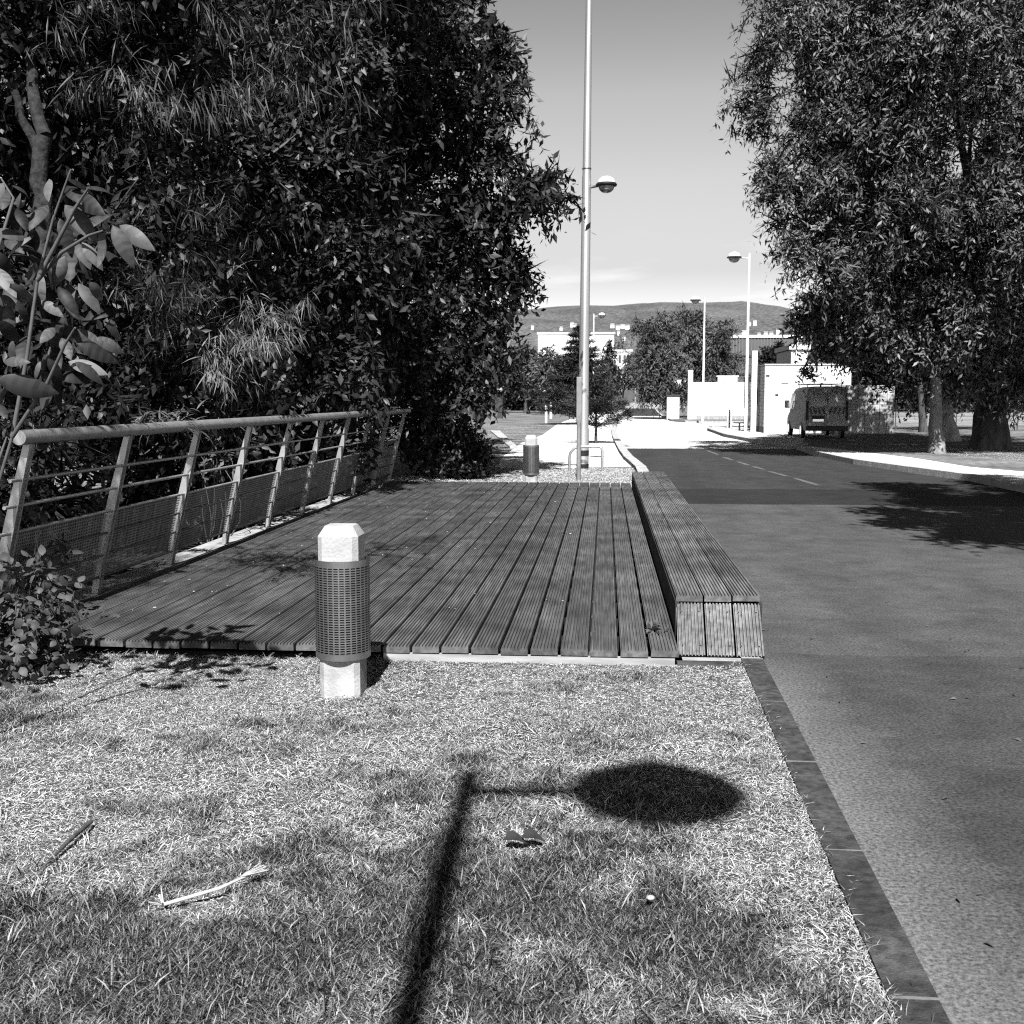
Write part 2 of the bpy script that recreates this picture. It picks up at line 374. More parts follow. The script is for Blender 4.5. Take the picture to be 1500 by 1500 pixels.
# -- the road: asphalt laid at different times, far end darkened for tree shade, one sheet
def road_mat():
    m = bpy.data.materials.new('road_asphalt'); m.use_nodes = True; nt = m.node_tree; b = nt.nodes['Principled BSDF']
    N = lambda t, **k: [setattr(x, a, v) for x in [nt.nodes.new(t)] for a, v in k.items()] and nt.nodes[-1] or nt.nodes[-1]
    def node(t, **k):
        x = nt.nodes.new(t)
        for a, v in k.items(): setattr(x, a, v)
        return x
    lk = nt.links.new
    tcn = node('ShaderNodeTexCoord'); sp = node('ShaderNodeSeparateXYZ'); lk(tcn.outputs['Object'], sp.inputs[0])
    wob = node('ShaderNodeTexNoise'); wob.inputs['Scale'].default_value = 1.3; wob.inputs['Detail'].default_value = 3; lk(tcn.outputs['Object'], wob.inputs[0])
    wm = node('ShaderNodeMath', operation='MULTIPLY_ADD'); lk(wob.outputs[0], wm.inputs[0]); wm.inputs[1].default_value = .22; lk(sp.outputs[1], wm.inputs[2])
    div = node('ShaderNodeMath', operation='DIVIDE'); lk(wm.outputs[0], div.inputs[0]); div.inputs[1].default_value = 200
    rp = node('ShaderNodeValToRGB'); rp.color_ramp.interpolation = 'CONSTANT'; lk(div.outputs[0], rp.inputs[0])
    els = [(0, .060), (7.5 / 200, .080), (18.2 / 200, .024), (21.75 / 200, .042), (38.45 / 200, .80), (106 / 200, .05)]  # last dark stretch is tree shade painted into the asphalt
    e = rp.color_ramp.elements; e[0].position = 0; e[0].color = (els[0][1],) * 3 + (1,); e[1].position = els[1][0]; e[1].color = (els[1][1],) * 3 + (1,)
    for p_, c_ in els[2:]:
        x = e.new(p_); x.color = (c_, c_, c_, 1)
    # aggregate, tyre wear along the lanes, patchy age
    ag = node('ShaderNodeTexNoise'); ag.inputs['Scale'].default_value = 58; ag.inputs['Detail'].default_value = 6; ag.inputs['Roughness'].default_value = .75; lk(tcn.outputs['Object'], ag.inputs[0])
    ar = node('ShaderNodeMapRange'); ar.inputs[1].default_value = .36; ar.inputs[2].default_value = .68; ar.inputs[3].default_value = .30; ar.inputs[4].default_value = 1.85; lk(ag.outputs[0], ar.inputs[0])
    mpn = node('ShaderNodeMapping'); mpn.inputs['Scale'].default_value = (1.1, .12, 1); lk(tcn.outputs['Object'], mpn.inputs[0])
    ln = node('ShaderNodeTexNoise'); ln.inputs['Scale'].default_value = 1.2; ln.inputs['Detail'].default_value = 6; lk(mpn.outputs[0], ln.inputs[0])
    lr = node('ShaderNodeMapRange'); lr.inputs[1].default_value = .3; lr.inputs[2].default_value = .7; lr.inputs[3].default_value = .85; lr.inputs[4].default_value = 1.15; lk(ln.outputs[0], lr.inputs[0])
    st = node('ShaderNodeTexNoise'); st.inputs['Scale'].default_value = 2.2; st.inputs['Detail'].default_value = 8; st.inputs['Roughness'].default_value = .82; lk(tcn.outputs['Object'], st.inputs[0])
    sr = node('ShaderNodeMapRange'); sr.inputs[1].default_value = .30; sr.inputs[2].default_value = .62; sr.inputs[1].default_value = .36; sr.inputs[2].default_value = .64; sr.inputs[3].default_value = .66; sr.inputs[4].default_value = 1.25; lk(st.outputs[0], sr.inputs[0])
    # pale chippings showing here and there
    vo = node('ShaderNodeTexVoronoi'); vo.inputs['Scale'].default_value = 15; lk(tcn.outputs['Object'], vo.inputs[0])
    vr = node('ShaderNodeMapRange'); vr.inputs[1].default_value = .075; vr.inputs[2].default_value = .04; vr.inputs[3].default_value = 0; vr.inputs[4].default_value = .10; lk(vo.outputs[0], vr.inputs[0])
    m1 = node('ShaderNodeMath', operation='MULTIPLY'); lk(ar.outputs[0], m1.inputs[0]); lk(lr.outputs[0], m1.inputs[1])
    m2 = node('ShaderNodeMath', operation='MULTIPLY'); lk(m1.outputs[0], m2.inputs[0]); lk(sr.outputs[0], m2.inputs[1])
    # sand and dust gathered along the near kerb
    dn = node('ShaderNodeMath', operation='MULTIPLY_ADD'); lk(st.outputs[0], dn.inputs[0]); dn.inputs[1].default_value = -.5; lk(sp.outputs[0], dn.inputs[2])
    dr = node('ShaderNodeMapRange'); dr.inputs[1].default_value = 1.28; dr.inputs[2].default_value = .72; lk(dn.outputs[0], dr.inputs[0])
    yl = node('ShaderNodeMapRange'); yl.inputs[1].default_value = 8.2; yl.inputs[2].default_value = 6.9; lk(wm.outputs[0], yl.inputs[0])
    dm = node('ShaderNodeMath', operation='MULTIPLY'); lk(dr.outputs[0], dm.inputs[0]); lk(yl.outputs[0], dm.inputs[1])
    mix = node('ShaderNodeMix', data_type='RGBA', blend_type='MULTIPLY'); mix.inputs[0].default_value = 1
    lk(rp.outputs[0], mix.inputs[6]); lk(m2.outputs[0], mix.inputs[7])
    mix2 = node('ShaderNodeMix', data_type='RGBA'); lk(dm.outputs[0], mix2.inputs[0]); lk(mix.outputs[2], mix2.inputs[6])
    dsc = node('ShaderNodeMath', operation='MULTIPLY'); lk(ar.outputs[0], dsc.inputs[0]); dsc.inputs[1].default_value = .155; lk(dsc.outputs[0], mix2.inputs[7])
    mix3 = node('ShaderNodeMix', data_type='RGBA', blend_type='ADD'); mix3.inputs[0].default_value = 1; lk(mix2.outputs[2], mix3.inputs[6]); lk(vr.outputs[0], mix3.inputs[7])
    lk(mix3.outputs[2], b.inputs['Base Color']); b.inputs['Roughness'].default_value = .85; b.inputs['Specular IOR Level'].default_value = .25
    bp = node('ShaderNodeBump'); bp.inputs['Strength'].default_value = .35; bp.inputs['Distance'].default_value = .003; lk(ag.outputs[0], bp.inputs['Height']); lk(bp.outputs[0], b.inputs['Normal'])
    return m
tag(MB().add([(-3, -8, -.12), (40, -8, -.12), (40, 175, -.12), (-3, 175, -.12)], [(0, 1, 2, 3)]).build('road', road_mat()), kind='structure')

# -- painted marks
mb = MB()
for a, b in [((1036, 660), (1052, 666)), ((1060, 669.5), (1073, 674)), ((1080, 676), (1097, 681.5)), ((1103, 683), (1120, 688)), ((1127, 690.5), (1153, 697.5)), ((1164, 700.5), (1200, 711))]:
    p, q = G(*a, -.116), G(*b, -.116); mb.add([(p.x - .06, p.y, -.116), (p.x + .06, p.y, -.116), (q.x + .06, q.y, -.116), (q.x - .06, q.y, -.116)], [(0, 3, 2, 1)])
tag(mb.build('road_markings', mat('worn_road_paint', .12, .8, var=.5, scale=6)), kind='structure')

# -- kerbs
KL = [(.92, 20.6), (.93, 25.3), (.74, 29.6), (.65, 33.8), (.58, 39.8), (.53, 46), (.53, 55), (.69, 67.7), (1.26, 97), (2.2, 128), (3.3, 168)]
KR = [(8.6, -8), (8.35, 8), (8.0, 16), (7.78, 21.3), (7.7, 24.2), (7.16, 26.9), (6.58, 30.1), (6.34, 34.7), (6.5, 38.6), (7.0, 40.2)]
KI = [(7.1, 40.3), (6.4, 41.0), (5.74, 44.5), (5.3, 50.6), (5.42, 60), (5.9, 64.2), (7.4, 66)]
KF = [(11, 77.3), (9.5, 77.4), (5.6, 79.2), (4.84, 83), (4.95, 97.5), (5.6, 120), (6.5, 146), (7.4, 170)]
def kerb(name, line, wd, z1, side, m, joint=1.0):
    """stones end to end along the line; side -1: the stone lies left of the line."""
    mbk = MB(); n = len(line); L_ = []
    for i in range(n):
        a = Vector(line[max(i - 1, 0)]); b = Vector(line[min(i + 1, n - 1)]); t = (b - a).normalized(); L_.append(Vector(line[i]) + Vector((t.y, -t.x)) * side * wd)
    for i in range(n - 1):
        a, b = Vector(line[i]), Vector(line[i + 1]); c, e = L_[i], L_[i + 1]; k = max(1, int((b - a).length / joint)); k = min(k, 40)
        for j in range(k):
            u0, u1 = j / k, (j + 1) / k - .010 / k
            dz = random.uniform(-.004, .004)
            mbk.prism([a.lerp(b, u0), a.lerp(b, u1), c.lerp(e, u1), c.lerp(e, u0)], -.3, z1 + dz)
    return tag(mbk.build(name, m), kind='structure')
_ko = [G(1395, 1500, .012), G(1128, 985, .012)]; _kd = (_ko[1].x - _ko[0].x) / (_ko[1].y - _ko[0].y)
KX = lambda y: _ko[0].x + _kd * (y - _ko[0].y)
kerb('near_kerb', [(KX(-4.02), -4.02), (KX(6.98), 6.98)], .135, .012, -1, M['kerb_dark'], 1.0)
mj = MB()
for y in np.arange(-.02, 7.0, 1.0):
    mj.box(KX(y) - .134, KX(y) + .002, y - .010, y + .004, -.2, .011)
tag(mj.build('kerb_joints', M['mortar']), kind='structure')
kerb('kerb_beside_path', KL, .24, .10, -1, M['kerb_light'], 1.0)
kerb('kerb_beside_verge', KR, .18, .02, 1, M['kerb_light'], 1.0)
kerb('kerb_round_island', KI, .18, .02, 1, M['kerb_light'], 1.0)
kerb('kerb_before_wall', KF, .18, .02, 1, M['kerb_light'], 2.0)

# -- raised ground either side
lawn_m = mat('dry_lawn_soil', .06, 1, var=.6, scale=9, bump=.6, bscale=40, blot=.45, bscale2=1.1)
grass_m = mat('rough_grass', .17, 1, var=.5, scale=5, bump=.6, bscale=25, blot=.35, bscale2=.5)
pave_m = mat('pale_pavement', .72, .9, var=.10, scale=1.5, bump=.2, bscale=40, blot=.08, bscale2=.3)
tag(MB().prism([(-4.6, -8), (KX(-8) - .14, -8), (KX(6.93) - .14, 6.93), (-4.6, 6.93)], -.3, 0).build('front_lawn', lawn_m), kind='structure')
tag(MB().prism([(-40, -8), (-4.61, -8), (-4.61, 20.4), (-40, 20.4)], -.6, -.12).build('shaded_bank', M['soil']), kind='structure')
inn = [(x - .24, y) for x, y in KL]
tag(MB().prism([(-40, 20.42), (inn[0][0], 20.42)] + inn[1:] + [(-40, 168)], -.4, 0).build('left_verge', grass_m), kind='structure')
pth = [G(*q) for q in [(738, 668), (764, 649), (795, 637), (817, 621), (838, 613), (862, 607.5)]]
far = [(x - .25, y) for x, y in KL if 27 < y < 130]
tag(MB().sheet([(q.x, q.y) for q in pth] + far[::-1] + [(.66, 26.6), (-.5, 26.2), (-2.0, 25.6), (-2.6, 26.0)], .004).build('footpath', pave_m), kind='structure')
e0, e1 = G(718, 632), G(747, 657)
tag(MB().prism([(e0.x, e0.y), (e0.x + .5, e0.y - .3), (e1.x + .25, e1.y), (e1.x, e1.y)], -.1, .06).build('path_edging', M['kerb_light']), kind='structure')
rk = [(x + .18, y) for x, y in KR]
tag(MB().prism(rk[:-1] + [(7.3, 40.3), (60, 41), (60, -8)], -.4, 0).build('right_verge', grass_m), kind='structure')
sw = [G(*q) for q in [(1168, 652.5), (1241, 659.5), (1340, 671), (1420, 684), (1500, 691)]]
tag(MB().sheet([(x + .01, y) for x, y in rk[2:-1]] + [(q.x, q.y) for q in sw] + [(10.5, 16)], .004).build('pavement', pave_m), kind='structure')
tag(MB().prism([(x + .18, y) for x, y in KI[1:]] + [(60, 66), (60, 41.1), (7.3, 40.6)], -.4, -.004).build('parking_apron', mat('shaded_apron_asphalt', .13, .9, var=.25, scale=4)), kind='structure')  # asphalt colour lowered to carry the shade of the tree crown
tag(MB().sheet([(x + .19, y) for x, y in KI[1:-1]] + [(9, 60), (9, 52.4), (8.3, 47), (7.2, 41.5)], .0).build('island_pavement', pave_m), kind='structure')
tag(MB().prism([(x + .18, y + .1) for x, y in KF[2:]] + [(60, 170), (60, 77.6), (11, 77.5)], -.4, 0).build('far_verge', grass_m), kind='structure')
tag(MB().sheet([(13.5, 41.2), (60, 41.2), (60, 66), (13.5, 66)], .003).build('side_lawn', grass_m), kind='structure')
tag(MB().sheet([(13, 66.5), (90, 66.5), (90, 165), (30, 165), (13, 90)], .006).build('park_lawn', mat('park_grass', .26, 1, var=.3, scale=1.5, blot=.3, bscale2=.2)), kind='structure')

# -- hills beyond the town
hv = []; hf = []; nx, ny = 130, 26
for j in range(ny):
    for i in range(nx):
        x = -2600 + 5200 * i / (nx - 1); y = 1100 + 2500 * j / (ny - 1)
        px = 887 + x / 3400 * 1634
        rid = np.interp(px, [-200, 300, 700, 780, 855, 905, 950, 1010, 1055, 1100, 1160, 1230, 1500, 2000], [480, 470, 462, 455, 449, 452, 449, 446, 446, 456, 469, 476, 480, 480])
        top = (582 - rid) / 1634 * 3400
        u = j / (ny - 1); s_ = (math.sin(u * math.pi / 2) ** 1.6) if u < .93 else 1 - (u - .93) * 4
        z = top * s_ + 14 * math.sin(x * .011 + 1.3 * j) * u * (1 - u) * 2 + 9 * math.sin(x * .027 + j * .9) * u * (1 - u) * 2
        hv.append((x, y, z - 2))
for j in range(ny - 1):
    for i in range(nx - 1): hf.append((j * nx + i, j * nx + i + 1, (j + 1) * nx + i + 1, (j + 1) * nx + i))
tag(MB().add(hv, hf, True).build('hills', mat('wooded_hill', .105, 1, var=.6, scale=.14, detail=10, blot=.25, bscale2=.006, bump=1, bscale=.05)), kind='structure')

# ================================================================== deck and bench
def groove_plank(mbk, x0, x1, y0, y1, z0, z1, ng=7, depth=.005, dz=0.0):
    """one grooved board along Y"""
    w_ = (x1 - x0) / ng; prof = [(x0, z0)]
    for k in range(ng):
        a = x0 + k * w_; prof += [(a + w_ * .02, z1 - depth), (a + w_ * .24, z1 - depth), (a + w_ * .36, z1), (a + w_ * .84, z1), (a + w_ * .98, z1 - depth)]
    prof += [(x1, z0)]
    n = len(prof); v = [(x, y0, z + dz) for x, z in prof] + [(x, y1, z + dz) for x, z in prof]
    f = [(i + 1, i, n + i, n + i + 1) for i in range(n - 1)] + [tuple(range(n)), tuple(range(2 * n - 1, n - 1, -1))]
    mbk.add(v, f)
def wood(name, base, lo=.82, hi=1.2):
    m = mat(name, base, .85, var=.4, scale=5, stretch=(6, .5, 6), bump=.25, bscale=40, spec=.2, blot=.32, bscale2=1.7)
    nt = m.node_tree; b = nt.nodes['Principled BSDF']
    src = b.inputs['Base Color'].links[0].from_socket
    gm = nt.nodes.new('ShaderNodeNewGeometry'); r = nt.nodes.new('ShaderNodeMapRange'); r.inputs[3].default_value = lo; r.inputs[4].default_value = hi
    nt.links.new(gm.outputs['Random Per Island'], r.inputs[0])
    mm = nt.nodes.new('ShaderNodeMath'); mm.operation = 'MULTIPLY'; nt.links.new(src, mm.inputs[0]); nt.links.new(r.outputs[0], mm.inputs[1]); nt.links.new(mm.outputs[0], b.inputs['Base Color'])
    return m
deck_m = wood('weathered_deck_wood', .092)
bench_m = wood('weathered_bench_wood', .125, .85, 1.15)
face_m = wood('sunlit_bench_end_wood', .19, .9, 1.1)  # bench wood painted paler for the end that faces the sun
deck = thing('wooden_deck', 'weathered grooved plank deck between the railing and the timber bench', 'deck', (-1.8, 6.95, .06))
mb = MB(); bw = .186; x = .47; col = 0
while x - bw > -4.05:
    y = 6.95; y_end = 20.3; first = True
    cuts = [6.76]
    c = 6.95 + random.choice([3.2, 4.0, 4.0, 2.4]) + (col % 2) * 1.0
    while c < y_end - 1.2: cuts.append(c); c += 4.0
    cuts.append(y_end)
    for a, b in zip(cuts[:-1], cuts[1:]):
        sh = random.uniform(-.0015, .0015)
        groove_plank(mb, x - bw + .0085 + 1.8 + sh, x - .0085 + 1.8 + sh, a - 6.95 + .002, b - 6.95 - .004, -.005, .042, 8, .012, random.uniform(-.003, .003))
    x -= bw; col += 1
mb.build('planks', deck_m, deck)
mb = MB()
for y in np.arange(.35, 13.3, .62): mb.box(-2.2, 2.25, y, y + .07, -.10, -.01)
mb.build('joist_frame', M['black'], deck)
mb = MB(); mb.box(.42, 2.24, -.18, -.145, -.13, -.012)
mb.build('front_beam', mat('pale_beam_timber', .34, .9, var=.3, scale=6, stretch=(.5, 4, 4)), deck)

bench = thing('timber_bench', 'long low three-plank timber bench with sloping end along the road', 'bench', (.76, 7.1, 0))
BZ = .345
mt, mf, mk = MB(), MB(), MB()
for k in range(3):
    xa = -.28 + k * .187; xb = xa + .176
    cuts = [.264, 3.3 + .4 * (k == 1), 6.8, 10.1 - .5 * (k == 2), 12.6]
    for a, b in zip(cuts[:-1], cuts[1:]):
        groove_plank(mt, xa, xb, a + .002, b - .003, BZ - .045, BZ, 8, .012, random.uniform(-.004, .004))
    # sloping end boards: a grooved board leaning back
    tmp = MB(); groove_plank(tmp, xa, xb, 0, .40, -.045, 0, 8, .015)
    ang = math.atan2(BZ - .005, .33); ca, sa = math.cos(ang), math.sin(ang)
    v = [(p[0], -.03 + (p[1] * ca - p[2] * sa), .005 + (p[1] * sa + p[2] * ca)) for p in tmp.v]
    mf.add(v, tmp.f)
    for sx_ in (xa + .03, xb - .03):
        for u in (.07, .33):
            MB().lathe([(0, .0), (.005, .001), (.005, -.004)], (sx_, -.03 + u * ca - .003 * sa, .005 + u * sa + .003 * ca), 6).build('screw', M['black'], bench)
mt.build('seat_planks', bench_m, bench); mf.build('end_planks', face_m, bench)
mb = MB(); mb.box(-.285, -.262, .24, 12.6, -.02, BZ - .048); mb.box(.262, .283, .24, 12.6, -.1, BZ - .048)
mb.build('side_board', wood('shaded_side_timber', .05), bench)  # bench timber painted darker to carry the shade on the sides
for y in np.arange(.5, 12.6, 1.5): MB().box(-.25, .25, y, y + .08, -.10, BZ - .05).build('support', M['black'], bench)

# concrete ledges
tag(MB().box(.50, .87, 6.95, 7.02, -.2, .0).box(.88, 1.0, 7.0, 7.3, -.2, -.004).build('bench_footing', M['ledge']), kind='structure')
tag(MB().box(-4.42, -4.08, 7.2, 21.6, -.3, .035).build('railing_plinth', M['ledge']), kind='structure')

# ================================================================== railing
rail = thing('bridge_railing', 'leaning steel railing with tubular handrail and perforated infill along the deck', 'railing', (-4.2, 7.04, 0))
TX, TZ = .34, 1.385
def lean(z): return .02 + TX * (z / TZ) ** 1.15
mb = MB(); mb.tube([(TX, 0, TZ), (TX, 7.1, TZ), (TX, 14.65, TZ)], .05, 18); mb.build('handrail', M['rail_steel'], rail)
PY = [.12 + 1.56 * k for k in range(10)]
for y in PY:
    mb = MB()
    n = 8; a = []; b = []
    for i in range(n + 1):
        z = .02 + (TZ - .07) * i / n; wd = .042 + .036 * math.sin(math.pi * min(1, i / n * .8 + .12)) ** 1.5
        xm = lean(z); a.append((xm - wd * .5, z)); b.append((xm + wd * .5, z))
    pr = a + b[::-1]; m_ = len(pr)
    for yy in (y - .03, y + .03):
        v = [(p[0], yy - .006, p[1]) for p in pr] + [(p[0], yy + .006, p[1]) for p in pr]
        f = [(i, i + 1, m_ - 2 - i, m_ - 1 - i) for i in range(n)] + [(m_ + i + 1, m_ + i, 2 * m_ - 1 - i, 2 * m_ - 2 - i) for i in range(n)] + [((i + 1) % m_, i, m_ + i, m_ + (i + 1) % m_) for i in range(m_)]
        mb.add(v, f)
    mb.box(-.05, .08, y - .08, y + .08, .034, .05)
    mb.build('post', M['rail_steel'], rail)
for z in (1.10, .92, .735):
    MB().tube([(lean(z) + .012, -.05, z), (lean(z) + .012, 14.2, z)], .013, 8).build('rod', M['rail_steel'], rail)
for z in (.55, .365, .18):
    MB().tube([(lean(z) + .012, .05, z), (lean(z) + .012, 14.2, z)], .010, 8).build('rod', M['dark_steel'], rail)
# perforated infill, one sheet a bay: real holes in the near bays, a finer grid kept cheap farther off
def perforated(y0, y1, z0, z1, py, pz, hole):
    ys = int((y1 - y0) / py); zs = int((z1 - z0) / pz); V = []; F = []
    for j in range(zs):
        for i in range(ys):
            a = y0 + (i + .5 * (j % 2) * .999) * py; c = z0 + j * pz; o = len(V)
            q = [(a, c), (a + py, c), (a + py, c + pz), (a, c + pz)]
            my, mz = a + py / 2, c + pz / 2; h = hole / 2
            inn_ = [(my - h, mz - h), (my + h, mz - h), (my + h, mz + h), (my - h, mz + h)]
            V += [(lean(z), y, z) for y, z in q + inn_]
            F += [(o, o + 1, o + 5, o + 4), (o + 1, o + 2, o + 6, o + 5), (o + 2, o + 3, o + 7, o + 6), (o + 3, o, o + 4, o + 7)]
    return np.array(V), np.array(F)
panel_m = mat('perforated_sheet', .32, .45, metal=.45, var=.35, scale=3, stretch=(1, 6, .6))
for k in range(9):
    V, F = perforated(PY[k] + .06, PY[k + 1] - .06, .17, .73, .028, .024, .014)
    np_mesh('infill_panel', V, F, panel_m, rail)

# ================================================================== bollards
def bollard(name, label, loc, h=.95, z_dir=0):
    b = thing(name, label, 'bollard', loc, 'bollards with perforated steel sleeves')
    hw, c = .112, .028
    oc = [(-hw, -hw + c), (-hw + c, -hw), (hw - c, -hw), (hw, -hw + c), (hw, hw - c), (hw - c, hw), (-hw + c, hw), (-hw, hw - c)]
    mbk = MB(); rings = []
    for z, s_ in ((-.15, 1), (.0, 1), (h - .055, 1), (h, .70)):
        rings.append([(x * s_, y * s_, z) for x, y in oc])
    v = [p for r_ in rings for p in r_]; f = [(i * 8 + k, i * 8 + (k + 1) % 8, (i + 1) * 8 + (k + 1) % 8, (i + 1) * 8 + k) for i in range(3) for k in range(8)] + [tuple(range(24, 32))]
    mbk.add(v, f); mbk.build('post', M['concrete'], b)
    # sleeve: slotted sheet rolled into a tube
    r = .152; n = 30; z0, z1 = .215, .765; rows = 36; m1 = .022
    V = []; F = []
    def pt(a, z, q=r): return (q * math.cos(a), q * math.sin(a), z)
    for ri, (q0, q1) in enumerate(((z0, z0 + m1 * 1.6), (z1 - m1 * 1.6, z1))):
        for k in range(n * 2):
            o = len(V); a0, a1 = math.pi * k / n, math.pi * (k + 1) / n
            V += [pt(a0, q0), pt(a1, q0), pt(a1, q1), pt(a0, q1)]; F.append((o, o + 1, o + 2, o + 3))
    y0, y1 = z0 + m1 * 1.6, z1 - m1 * 1.6; dz = (y1 - y0) / rows; da = 2 * math.pi / n
    for j in range(rows):
        for k in range(n):
            a0 = k * da + (j % 2) * .0; a1 = a0 + da; c0 = y0 + j * dz; c1 = c0 + dz
            b0, b1, e0_, e1_ = a0 + da * .13, a1 - da * .13, c0 + dz * .24, c1 - dz * .24; o = len(V)
            V += [pt(a0, c0), pt(a1, c0), pt(a1, c1), pt(a0, c1), pt(b0, e0_), pt(b1, e0_), pt(b1, e1_), pt(b0, e1_)]
            F += [(o, o + 1, o + 5, o + 4), (o + 1, o + 2, o + 6, o + 5), (o + 2, o + 3, o + 7, o + 6), (o + 3, o, o + 4, o + 7)]
    s = np_mesh('sleeve', np.array(V), np.array(F), M['sleeve'], b)
    MB().lathe([(.115, z0 + .004), (.1465, z0 + .004), (.1465, z1 - .03), (.115, z1 - .03)], n=40).build('inner_shade', M['black'], b)  # black tube added behind the slots to stand for the shaded inside
    return b
b0 = bollard('bollard', 'concrete bollard in a slotted steel sleeve standing on the lawn before the deck', G(504, 1015))
copy_tree(b0, 'small distant concrete bollard in a steel sleeve at the far end of the deck', G(778, 712), .0)

# ================================================================== lamp posts
def luminaire(t, arm, z, rbrim, dirx, m_arm, rp=.06, ar=1.0):
    """arm, wide brim, dome above and glass bowl below; dirx: +1 to the right"""
    e = dirx * arm
    mbk = MB(); mbk.tube([(dirx * rp * .5, 0, z - .06), (e * .55, 0, z - .03), (e - dirx * rbrim * .8, 0, z)], [.028 * ar, .03 * ar, .045], 8); mbk.build('arm', m_arm, t)
    MB().lathe([(0, .03), (rbrim * .9, .03), (rbrim, .0), (rbrim * .97, -.03), (rbrim * .8, -.05), (0, -.05)], (e, 0, z), 32).build('brim', M['black'], t)
    rd = rbrim * .82
    MB().lathe([(rd * math.cos(a), .03 + rd * .78 * math.sin(a)) for a in np.linspace(0, math.pi / 2, 9)], (e, 0, z), 24).build('dome', M['white_paint'], t)
    MB().lathe([(rd * .9 * math.cos(a), -.05 - rd * .72 * math.sin(a)) for a in np.linspace(0, math.pi / 2, 9)], (e, 0, z), 24).build('bowl', M['globe'], t)

def lamp_post(label, loc, h, dirx, arm=.8, rbrim=.375, r0=.075, r1=.05, m=None, arm_r=1.0, name='lamp_post', group='grey single-arm lamp posts along the road'):
    t = thing(name, label, 'lamp post', loc, group); m = m or M['white_paint']
    mbk = MB(); mbk.tube([(0, 0, -.1), (0, 0, 1.1), (0, 0, 1.12), (0, 0, h)], [r0 * 1.25, r0 * 1.25, r0, r1], 14); mbk.build('pole', m, t)
    luminaire(t, arm, h - .18, rbrim, dirx, m, .06, arm_r)
    return t
lp = thing('tall_lamp_mast', 'tall tapering steel lamp mast rising out of the picture beside the hoop', 'lamp post', G(853.5, 689))
Ym = lp.location.y
top = D(867.5, -45, Ym) - lp.location; ang = math.atan2(top.x, top.z)
lp.rotation_euler = (0, ang * .55, 0)
MB().tube([(0, 0, -.2), (0, 0, .9), (0, 0, 1.0), (0, 0, 6.5), (0, 0, 6.53), (0, 0, 11.2)], [.135, .132, .118, .10, .093, .062], 20).build('pole', M['pole'], lp)
MB().lathe([(.104, 6.66), (.104, 6.68)], n=20).build('collar', M['dark_steel'], lp)
MB().lathe([(.1375, .33), (.1372, .46)], n=20).build('painted_band', M['black_band'], lp); MB().lathe([(.1385, .05), (.138, .15)], n=20).build('painted_band', M['black_band'], lp)
luminaire(lp, .44, 6.33, .235, 1, M['dark_steel'], .18)
mbk = MB(); mbk.tube([(.5 * .0, 0, 10.9), (.55, 0, 11.15), (1.1, 0, 11.2)], [.03, .03, .03], 8); mbk.build('top_arm', M['dark_steel'], lp)

lamp_post('white single-arm lamp post standing by the white pillar and kiosk', (6.85, 55.2, 0), 8.55, -1, arm=.72, rbrim=.36)
lamp_post('smaller looking single-arm lamp post rising over the white boundary wall', (6.55, 76, 0), 8.3, -1, arm=.62, rbrim=.36)
lamp_post('lamp post far down the path, just right of the tall mast', (-1.15, 105, 0), 9.4, 1, arm=.75, rbrim=.38)
t = lamp_post('lamp post with a square white box on its shaft beside the big right tree', (11.7, 70, 0), 9.8, 1)
MB().box(-.22, .26, -.12, .12, 5.9, 6.55, .02).build('sign_box', M['white_paint'], t)
# the one behind the camera whose shadow lies on the lawn
lamp_post('lamp post behind the viewer whose shadow lies across the lawn', (-.31, -2.95, 0), 8.22, 1, arm=.80, rbrim=.375, r0=.062, r1=.055, arm_r=1.7)

# hoop barrier and thin signpost by the mast
hp = []
a, b = G(834, 691), G(882, 691); b.y = a.y = 24.75
hr, hh = .24, .555
hp = [(a.x, a.y, -.1), (a.x, a.y, hh - hr)] + [(a.x + hr - hr * math.cos(q), a.y, hh - hr + hr * math.sin(q)) for q in np.linspace(.2, math.pi / 2, 7)] + [(b.x - .05, a.y, hh), (b.x - .01, a.y, hh - .03), (b.x, a.y, hh - .08), (b.x, a.y, -.1)]
tag(MB().tube(hp, .03, 10).build('hoop_barrier', M['steel']), 'grey steel hoop barrier around the foot of the tall mast', 'barrier')
sp_ = G(847.5, 704)
tag(MB().tube([(0, 0, -.1), (0, 0, 1.2)], .045, 10).box(-.05, .05, -.03, .03, 1.15, 2.05, .008).build('signpost', mat('weathered_post', .26, .5, metal=.3, var=.2), loc=sp_), 'narrow grey post with a slim plate just in front of the tall mast', 'signpost')

# ================================================================== white walls, kiosk, gate
k = thing('kiosk', 'white flat-roofed kiosk with tiled grey side behind the van', 'building', (7.35, 52.5, 0))
z1 = D(1150, 535, 52.5).z
MB().box(0, 3.9, 0, 4.2, -.1, z1).build('wall', M['white_render'], k)
MB().box(-.03, 3.95, -.04, 4.25, z1, z1 + .06).build('roof_edge', M['white_paint'], k)
mb = MB()
for j in range(17):
    for i in range(6): mb.box(-.022, -.003, .02 + i * .70, .02 + i * .70 + .66, .28 + j * .165, .28 + j * .165 + .150)
mb.build('tiles', mat('grey_tile', .35, .5, var=.2, scale=2), k)
MB().box(-.035, -.003, .0, 4.2, .0, .25).build('base_course', M['dark_panel'], k)
MB().box(.48, .62, -.02, -.003, 1.72, 1.80).build('fixing', M['black'], k)
MB().box(.03, .20, -.03, -.003, 2.62, 2.68).build('bracket', M['dark_panel'], k)
MB().box(.75, 1.05, -.02, -.003, 2.28, 2.31).build('nameplate', M['grey_panel'], k)
